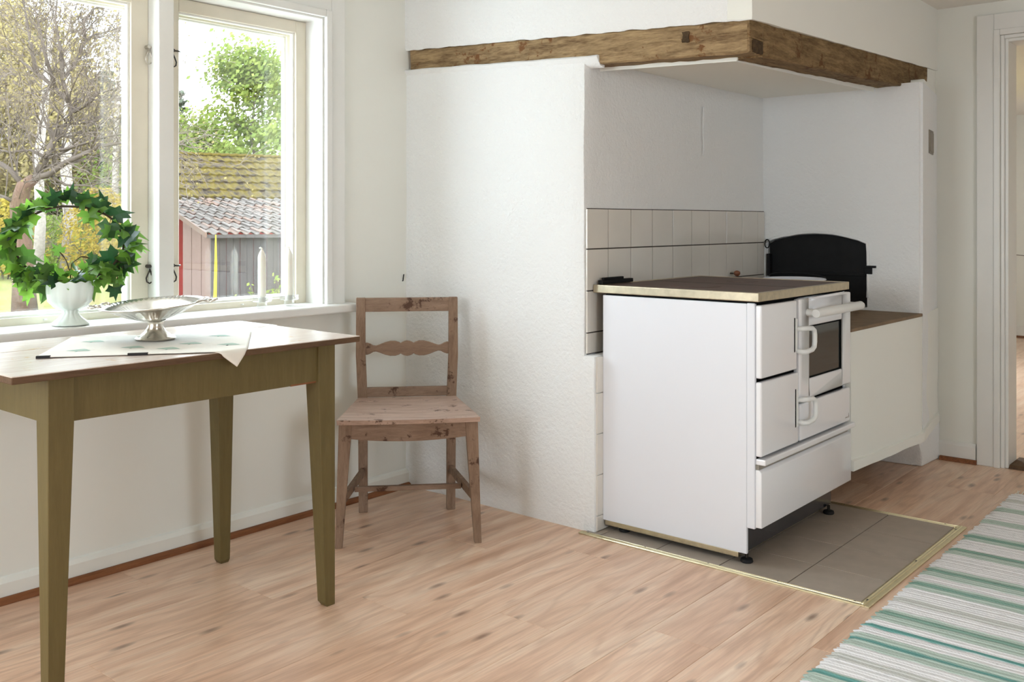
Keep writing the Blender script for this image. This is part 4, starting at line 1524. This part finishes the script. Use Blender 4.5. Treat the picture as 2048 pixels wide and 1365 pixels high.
def decid(px, f, top, width, leaf, label, n=2600, size=.13, bark='greybark', seed=1, low=.25, group='trees beyond the lawn', name='leafy_tree', dens=1.0, gap=.3):
    rng = random.Random(seed)
    base = out(at(px, f), f)
    t = thing(name, label, 'tree', base, 0, group)
    hgt = top - GZ
    tr = Tree(seed)
    trunk = [base + Vector((0, 0, -.2))]
    for k in range(1, 7):
        trunk.append(base + Vector((rng.gauss(0, .06) * k * .3, rng.gauss(0, .06) * k * .3, hgt * .9 * k / 6)))
    rs = [max(hgt * .016 * (1 - k / 6.6), .02) for k in range(7)]
    obj('trunk', tube(trunk, rs, 8), M[bark], t, smooth='all')
    for k in range(10):
        u = rng.uniform(low, .95)
        i = min(int(u * 6), 5)
        p = trunk[i].lerp(trunk[i + 1], u * 6 - i)
        a = rng.uniform(0, 2 * PI)
        w = width * .5 * math.sin(PI * min(.12 + u * .85, 1)) ** .6
        tr.branch(p, Vector((math.cos(a), math.sin(a), .55)), w * .8, rs[i] * .45, 1, 0, .7, .3)
    obj('branches', tr.wood(4), M[bark], t)
    pts = []
    clumps = []
    for k in range(90):
        u = rng.uniform(low, 1.0)
        a = rng.uniform(0, 2 * PI)
        w = width * .5 * max(math.sin(PI * (.10 + .80 * (u - low) / (1 - low))), .12) ** .8
        rr_ = w * math.sqrt(rng.random())
        clumps.append((base + Vector((math.cos(a) * rr_, math.sin(a) * rr_, hgt * u * .97)), width * rng.uniform(.07, .15)))
    for k in range(int(n * dens)):
        c, s = rng.choice(clumps)
        pts.append(c + Vector((rng.gauss(0, s), rng.gauss(0, s), rng.gauss(0, s * .7))))
    add_leaves([p for p in pts if p.z > GZ + .1], size, rng, M[leaf], t)
    return t


def conifer(px, f, top, width, label, seed=1, n=2600, group='trees beyond the lawn'):
    rng = random.Random(seed)
    base = out(at(px, f), f)
    t = thing('conifer', label, 'tree', base, 0, group)
    hgt = top - GZ
    obj('trunk', tube([base + Vector((0, 0, -.2)), base + Vector((0, 0, hgt * .5)), base + Vector((0, 0, hgt))], [hgt * .014, hgt * .009, .02], 7), M['greybark'], t)
    pts = []
    lv = 22
    for k in range(lv):
        u = .12 + .86 * k / lv
        rr_ = width * .5 * (1 - u) ** .75 * rng.uniform(.75, 1.1)
        for j in range(9):
            a = rng.uniform(0, 2 * PI)
            for m in range(max(int(n / lv / 9), 3)):
                s = rng.random() ** .7
                pts.append(base + Vector((math.cos(a) * rr_ * s + rng.gauss(0, .09), math.sin(a) * rr_ * s + rng.gauss(0, .09), hgt * u - rr_ * s * .35 + rng.gauss(0, .07))))
    add_leaves(pts, .14, rng, M['needle'], t)
    return t


# --- big bare tree near the house, its main limbs followed one by one
TF = 19.0
rng0 = random.Random(4)


def tp(px, py, df=0.0):
    f = TF + df
    return out(at(px, f), f, 1.12 - (py - 442) / 1923 * f)


bt_base = tp(48, 632)
bt = thing('bare_tree', 'bare crooked tree with spreading grey branches outside the left pane', 'tree', Vector((bt_base.x, bt_base.y, GZ)), 0)
trunk = [tp(50, 640), tp(47, 560), tp(44, 480), tp(38, 410), tp(48, 372), tp(70, 356)]
trunk[0].z = GZ - .15
obj('trunk', tube(trunk, [.26, .20, .18, .17, .14, .10], 10), M['bark'], bt, smooth='all')
limbs = [
    ([(70, 356), (97, 349), (132, 325), (164, 310), (199, 293), (258, 283), (300, 268)], .075, -.6),
    ([(70, 356), (92, 315), (108, 281), (129, 261), (143, 226), (138, 205), (111, 176), (73, 146), (40, 120)], .09, .5),
    ([(143, 226), (176, 208), (193, 190), (220, 179), (255, 173), (290, 160)], .045, -.5),
    ([(138, 205), (130, 180), (126, 161), (149, 129), (170, 82), (187, 70), (223, 61), (262, 45)], .05, .4),
    ([(108, 300), (129, 299), (190, 281), (217, 272), (258, 267), (300, 262)], .035, -.9),
    ([(170, 82), (167, 44), (187, 18), (217, 9), (250, -10)], .035, .3),
    ([(97, 255), (141, 249), (187, 243), (243, 234), (285, 220)], .025, .8),
    ([(48, 372), (20, 340), (-10, 320), (-50, 300)], .07, .4),
    ([(73, 146), (62, 90), (50, 20), (40, -60)], .04, .6),
    ([(111, 176), (90, 110), (78, 50), (60, -20)], .04, -.4),
    ([(126, 161), (122, 100), (110, 40), (118, -40)], .045, .2),
    ([(38, 410), (10, 395), (-30, 380)], .05, -.3),
    ([(92, 315), (60, 300), (20, 305), (-20, 295)], .04, .7),
    ([(97, 349), (130, 370), (180, 372), (225, 360)], .03, -.4),
]
tr = Tree(11)
lb_ = BM()
for pl_, r0, df in limbs:
    n = len(pl_)
    pts = [tp(px, py, df * k / n + rng0.uniform(-.12, .12)) for k, (px, py) in enumerate(pl_)]
    rs = [r0 * (1 - .75 * k / (n - 1)) for k in range(n)]
    add_tube(lb_, pts, rs, 6)
    for k in range(1, n):
        for m in range(3):
            u = rng0.random()
            p = pts[k - 1].lerp(pts[k], u)
            d = (pts[k] - pts[k - 1]).normalized()
            s = Matrix.Rotation(rng0.uniform(0, 2 * PI), 3, d) @ d.orthogonal().normalized()
            tr.branch(p, (d * .6 + s * .8 + Vector((0, 0, .25))).normalized(), rng0.uniform(.5, 1.2), max(rs[k] * .42, .010), 2, .05, .9, .2)
obj('limbs', lb_, M['greybark'], bt, smooth='all')
obj('twigs', tr.wood(4), M['greybark'], bt)
add_leaves([p + Vector((rng0.gauss(0, .12), rng0.gauss(0, .12), rng0.gauss(0, .12))) for p in tr.tips if rng0.random() < .45], .030, rng0, M['leaf_tan'], bt)

# --- birches, woodland, conifers, bushes
def birch(px0, px1, f, seed, label):
    rng = random.Random(seed)
    base = out(at(px0, f), f)
    t = thing('birch_tree', label, 'tree', base, 0, 'birches beyond the lawn')
    tp_ = out(at(px1, f), f, 11.5)
    pts = [base.lerp(tp_, k / 7) + Vector((rng.gauss(0, .05), rng.gauss(0, .05), -.2 if k == 0 else 0)) for k in range(8)]
    obj('trunk', tube(pts, [.17 * (1 - .8 * k / 7) for k in range(8)], 8), M['birch'], t, smooth='all')
    tr = Tree(seed)
    for k in range(14):
        u = rng.uniform(.3, .98)
        i = min(int(u * 7), 6)
        p = pts[i].lerp(pts[i + 1], u * 7 - i)
        a = rng.uniform(0, 2 * PI)
        tr.branch(p, Vector((math.cos(a), math.sin(a), .7)), rng.uniform(1.0, 1.9), .028, 2, .12, .8, .1)
    obj('branches', tr.wood(4), M['greybark'], t)
    add_leaves([p + Vector((rng.gauss(0, .25), rng.gauss(0, .25), rng.gauss(0, .25))) for p in tr.tips for _ in range(3)], .07, rng, M['leaf_tan'], t)


birch(126, 150, 31, 41, 'slim white birch trunk seen through the ivy wreath')
birch(148, 122, 34, 42, 'second white birch standing just right of the slim one')
birch(70, 118, 27, 43, 'thick pale birch leaning up behind the bare tree')
birch(228, 236, 38, 44, 'thin distant birch beside the mullion')

conifer(212, 47, 8.9, 5.0, 'grey-green conifer with a pointed top left of the mullion', 51, 3400)
conifer(352, 50, 8.3, 4.6, 'conifer half hidden by the mullion, above the shed roof', 52)
conifer(255, 58, 9.0, 5.0, 'taller far conifer right behind the mullion', 53)
decid(-30, 40, 10.5, 6.5, 'leaf_tan', 'brownish thin-leaved tree at the far left of the window', 7500, .13, seed=61)
decid(30, 46, 10.8, 6.5, 'leaf_olive', 'olive tree behind the crooked bare tree trunk', 7500, .14, seed=62)
decid(95, 44, 10.4, 6.0, 'leaf_tan', 'tan-leaved tree behind the birches', 7500, .13, seed=63)
decid(160, 50, 8.6, 6.0, 'leaf_olive', 'olive tree between the birches and the pointed conifer', 7500, .14, seed=64)
decid(250, 42, 4.6, 5.0, 'leaf_green', 'low green tree beside the left edge of the mullion', 3200, .11, seed=65, low=.08)
decid(70, 52, 6.6, 9.0, 'leaf_olive', 'wide dark olive thicket tree filling the lower left woodland', 8000, .18, seed=69, low=.04)
decid(180, 56, 5.6, 9.0, 'leaf_olive', 'wide olive thicket tree behind the yellow bush', 8000, .18, seed=70, low=.04)
decid(508, 40, 8.4, 4.4, 'leaf_green', 'tall fresh green tree rising behind the shed roof', 16000, .11, seed=66, low=.03)
decid(392, 38, 5.4, 3.6, 'leaf_green', 'small yellowish green tree behind the left of the shed roof', 9000, .10, seed=67, low=.03)
decid(590, 44, 7.2, 3.2, 'leaf_green', 'pale green tree at the right edge of the window view', 5000, .09, seed=68, low=.05)
decid(455, 46, 4.6, 5.0, 'leaf_green', 'low pale green tree between the two taller ones behind the shed', 9000, .12, seed=71, low=.02)
decid(420, 58, 5.2, 11.0, 'leaf_green', 'wide pale green thicket tree far behind the shed', 9000, .17, seed=72, low=.02)


def bush(px, f, top, width, leaf, label, n=2200, seed=1, size=.06):
    rng = random.Random(seed)
    base = out(at(px, f), f)
    t = thing('bush', label, 'bush', base, 0, 'bushes at the edge of the lawn')
    tr = Tree(seed)
    for k in range(9):
        a = rng.uniform(0, 2 * PI)
        tr.branch(base + Vector((math.cos(a) * .2, math.sin(a) * .2, -.05)), Vector((math.cos(a) * .6, math.sin(a) * .6, 1)), (top - GZ) * .5, .02, 2, 0, .8, .3)
    obj('stems', tr.wood(4), M['greybark'], t)
    pts = []
    for k in range(n):
        a, u = rng.uniform(0, 2 * PI), rng.random()
        rr_ = width * .5 * math.sqrt(rng.random()) * (math.sin(PI * (.2 + .75 * u)) ** .7)
        pts.append(base + Vector((math.cos(a) * rr_, math.sin(a) * rr_, .1 + (top - GZ) * u)))
    add_leaves(pts, size, rng, M[leaf], t)


bush(200, 29, 2.0, 2.4, 'leaf_yellow', 'bright yellow bush at the edge of the lawn behind the wreath', 3600, 81)
bush(250, 31, 1.6, 1.8, 'leaf_yellow', 'smaller yellow bush beside the mullion', 2400, 82)
bush(95, 33, 1.2, 2.6, 'leaf_green', 'green bush behind the birch trunks', 2600, 83)
bush(10, 30, 1.7, 2.6, 'leaf_yellow', 'yellow-green bush at the far left by the bare tree', 2600, 84)
bush(160, 36, 1.3, 2.8, 'leaf_green', 'green bush between the birches and the yellow bush', 2600, 85)

# ------------------------------------------------------------------ tiled shed
SF, TH = 18.0, R(30)
sh_o = out(at(425, SF), SF)
sd = thing('shed', 'weathered wooden shed with mossy tiled roof and grey tiled lean-to', 'shed', sh_o, YAW + TH)
M['board_grey'] = m_wood('grey_weathered_board', ex(112, 106, 106), ex(74, 70, 72), 'z', 4, 9, .9)
M['board_pink'] = m_wood('faded_red_board', ex(156, 130, 122), ex(124, 100, 94), 'z', 3, 8, .9)
M['board_red'] = m_wood('red_painted_board', ex(188, 62, 52), ex(166, 50, 42), 'z', 3, 8, .85)


def m_tile_roof(name, cols, scale, orn=.45):
    t = NT(name)
    v = t.coords((1, 1, 1), 0)
    n = t.noise(v, scale, 5, .7)
    oi = t.n('ObjectInfo').outputs['Random']
    f = t.math('ADD', t.math('MULTIPLY', n, 1 - orn), t.math('MULTIPLY', oi, orn))
    t.set(Base_Color=t.ramp(f, cols), Roughness=.9, Specular_IOR_Level=.1, Normal=t.bump(n, .5, .02))
    return t.m


M['pantile'] = m_tile_roof('grey_pantile', [(.2, ex(102, 97, 95)), (.5, ex(134, 129, 127)), (.72, ex(142, 120, 110)), (.86, ex(152, 86, 66))], 6)
M['moss'] = m_tile_roof('mossy_tile', [(.38, ex(40, 33, 27)), (.45, ex(84, 72, 58)), (.52, ex(96, 86, 24)), (.58, ex(112, 98, 30)), (.66, ex(100, 86, 72))], 5, 0.0)
EZ = .86 - GZ + .0
GB = -.25                      # boards start a little below the lawn
SL = .145
for k in range(21):
    w = .128
    xx = .02 + k * w
    obj('wall_board', box(xx, xx + w - .006, .05 + (k % 2) * .012, .075 + (k % 2) * .012, GB, EZ + .0), M['board_grey'], sd, local=True)
for k in range(6):
    yy = .08 + k * .45
    obj('wall_board', box(.0 + (k % 2) * .01, .03 + (k % 2) * .01, yy, yy + .44, GB, EZ + SL * (yy + .2) - .04), M['board_pink'], sd, local=True)
obj('corner_post', box(-.02, .045, .03, .10, GB, EZ - .01), M['board_grey'], sd, local=True)
for k in range(16):
    xx = -.1 + k * .24
    obj('wall_board', box(xx, xx + .232, 5.30, 5.33 + (k % 2) * .012, GB, EZ + .75), M['board_red'], sd, local=True)
# pantiles of the lean-to, tile by tile
def pantile_mesh(w, l):
    bm = BM()
    n = 8
    rows_ = []
    for v in (0, 1):
        r0, r1 = [], []
        for i in range(n + 1):
            u = i / n
            zz = .030 * math.sin(2 * PI * u * .95 + .4)
            r0.append(bm.verts.new((u * w * 1.04, v * l, zz + (.028 if v == 0 else 0))))
            r1.append(bm.verts.new((u * w * 1.04, v * l, zz - .016 + (.028 if v == 0 else 0))))
        rows_.append((r0, r1))
    (a0, a1), (b0, b1) = rows_
    for i in range(n):
        bm.faces.new((a0[i], a0[i + 1], b0[i + 1], b0[i]))
        bm.faces.new((a1[i], b1[i], b1[i + 1], a1[i + 1]))
        bm.faces.new((a0[i], a1[i], a1[i + 1], a0[i + 1]))
    me = bpy.data.meshes.new('pantile')
    bmesh.ops.recalc_face_normals(bm, faces=bm.faces[:])
    bm.to_mesh(me); bm.free()
    me.materials.append(M['pantile'])
    return me


TWd, TLn = .20, .72
pm = pantile_mesh(TWd, TLn * 1.03)
ang = math.atan(SL)
rp = random.Random(9)
for j in range(8):
    for i in range(15):
        o = bpy.data.objects.new('roof_tile', pm)
        link(o)
        o.parent = sd
        o.location = (-.16 + i * TWd, -.16 + j * TLn * .965 * math.cos(ang), EZ + .03 + (-.16 + j * TLn * .965) * SL + rp.uniform(-.006, .010))
        o.rotation_euler = (ang + rp.uniform(-.01, .01), rp.uniform(-.02, .02), rp.uniform(-.015, .015))
obj('verge_board', prism([(-.17, -.18, EZ - .05), (-.17, 5.3, EZ - .05 + 5.48 * SL), (-.17, 5.3, EZ + .045 + 5.48 * SL), (-.17, -.18, EZ + .045)], (.028, 0, 0)), M['pantile'], sd, local=True)
obj('fascia', box(-.14, 2.9, -.15, -.12, EZ - .06, EZ + .005), M['board_grey'], sd, local=True)
# mossy main roof in six overlapping courses
d0, zr0, d1, zr1 = 5.15, EZ + .80, 7.9, 2.86 - GZ
for k in range(6):
    u0, u1 = k / 6, (k + 1.12) / 6
    bm = BM()
    nseg = 90
    A_, B_ = [], []
    for i in range(nseg + 1):
        xx = .15 + 6.4 * i / nseg
        wv = .018 * math.sin(xx * 2 * PI / .23) + .012 * mnoise.noise(Vector((xx * 3, k, 0)))
        lo_ = Vector((xx, d0 + (d1 - d0) * u0 + wv, zr0 + (zr1 - zr0) * u0 + .05 + wv))
        hi_ = Vector((xx, d0 + (d1 - d0) * u1, zr0 + (zr1 - zr0) * u1))
        A_.append([bm.verts.new(lo_), bm.verts.new(lo_ - Vector((0, 0, .06)))])
        mid = lo_.lerp(hi_, .5) + Vector((0, 0, .02 * math.sin(xx * 2 * PI / .23)))
        B_.append([bm.verts.new(mid), bm.verts.new(hi_)])
    for i in range(nseg):
        bm.faces.new((A_[i][0], A_[i + 1][0], B_[i + 1][0], B_[i][0]))
        bm.faces.new((B_[i][0], B_[i + 1][0], B_[i + 1][1], B_[i][1]))
        bm.faces.new((A_[i][1], A_[i + 1][1], A_[i + 1][0], A_[i][0]))
    obj('tile_course', bm, M['moss'], sd, local=True)
obj('roof_deck', prism([(.2, d0, zr0 - .02), (.2, d1, zr1 - .02), (.2, d1 + 2.4, zr0 + .1), (.2, d1 + 2.4, zr0)], (6.3, 0, 0)), M['board_grey'], sd, local=True)
rt0 = obj('ridge_tile', tube([(0, 0, 0), (.225, 0, .012)], [.052, .058], 7), M['moss'], sd, local=True)
for k in range(28):
    o = rt0
    if k:
        o = rt0.copy()
        link(o)
    o.location = (.15 + .23 * k, d1, zr1 + .02)

yp = thing('yellow_pole', 'thin yellow pole leaning against the grey shed wall', 'pole', out(at(428, 17.6), 17.6))
obj('shaft', tube([out(at(429, 17.6), 17.6, GZ), out(at(431.5, 17.7), 17.7, .30), out(at(431.5, 17.75), 17.75, .86)], [.035, .026, .012], 8), plain('yellow_paint', ex(226, 206, 40), .6, .3), yp)
rngw = random.Random(33)
for px_, f_, hh, wl_ in ((520, 17.3, .62, 'behind the left candle'), (545, 17.2, .5, 'low between the two candles'), (560, 17.3, .85, 'tall between the candles'), (578, 17.2, .75, 'behind the right candle'), (480, 17.3, .42, 'nearest the yellow pole')):
    b = out(at(px_, f_), f_)
    wt = thing('weed_clump', 'leafy weeds at the foot of the shed wall, ' + wl_, 'weeds', b, 0, 'weeds by the shed')
    bm = BM()
    pts = []
    for k in range(9):
        e = b + Vector((rngw.gauss(0, .14), rngw.gauss(0, .14), hh * rngw.uniform(.6, 1.2)))
        add_tube(bm, [b, b.lerp(e, .6) + Vector((0, 0, .05)), e], .006, 4)
        pts += [b.lerp(e, rngw.uniform(.3, 1.05)) + Vector((rngw.gauss(0, .03), rngw.gauss(0, .03), 0)) for _ in range(8)]
    obj('stems', bm, M['greybark'], wt)
    add_leaves(pts, .045, rngw, M['leaf_green'], wt)
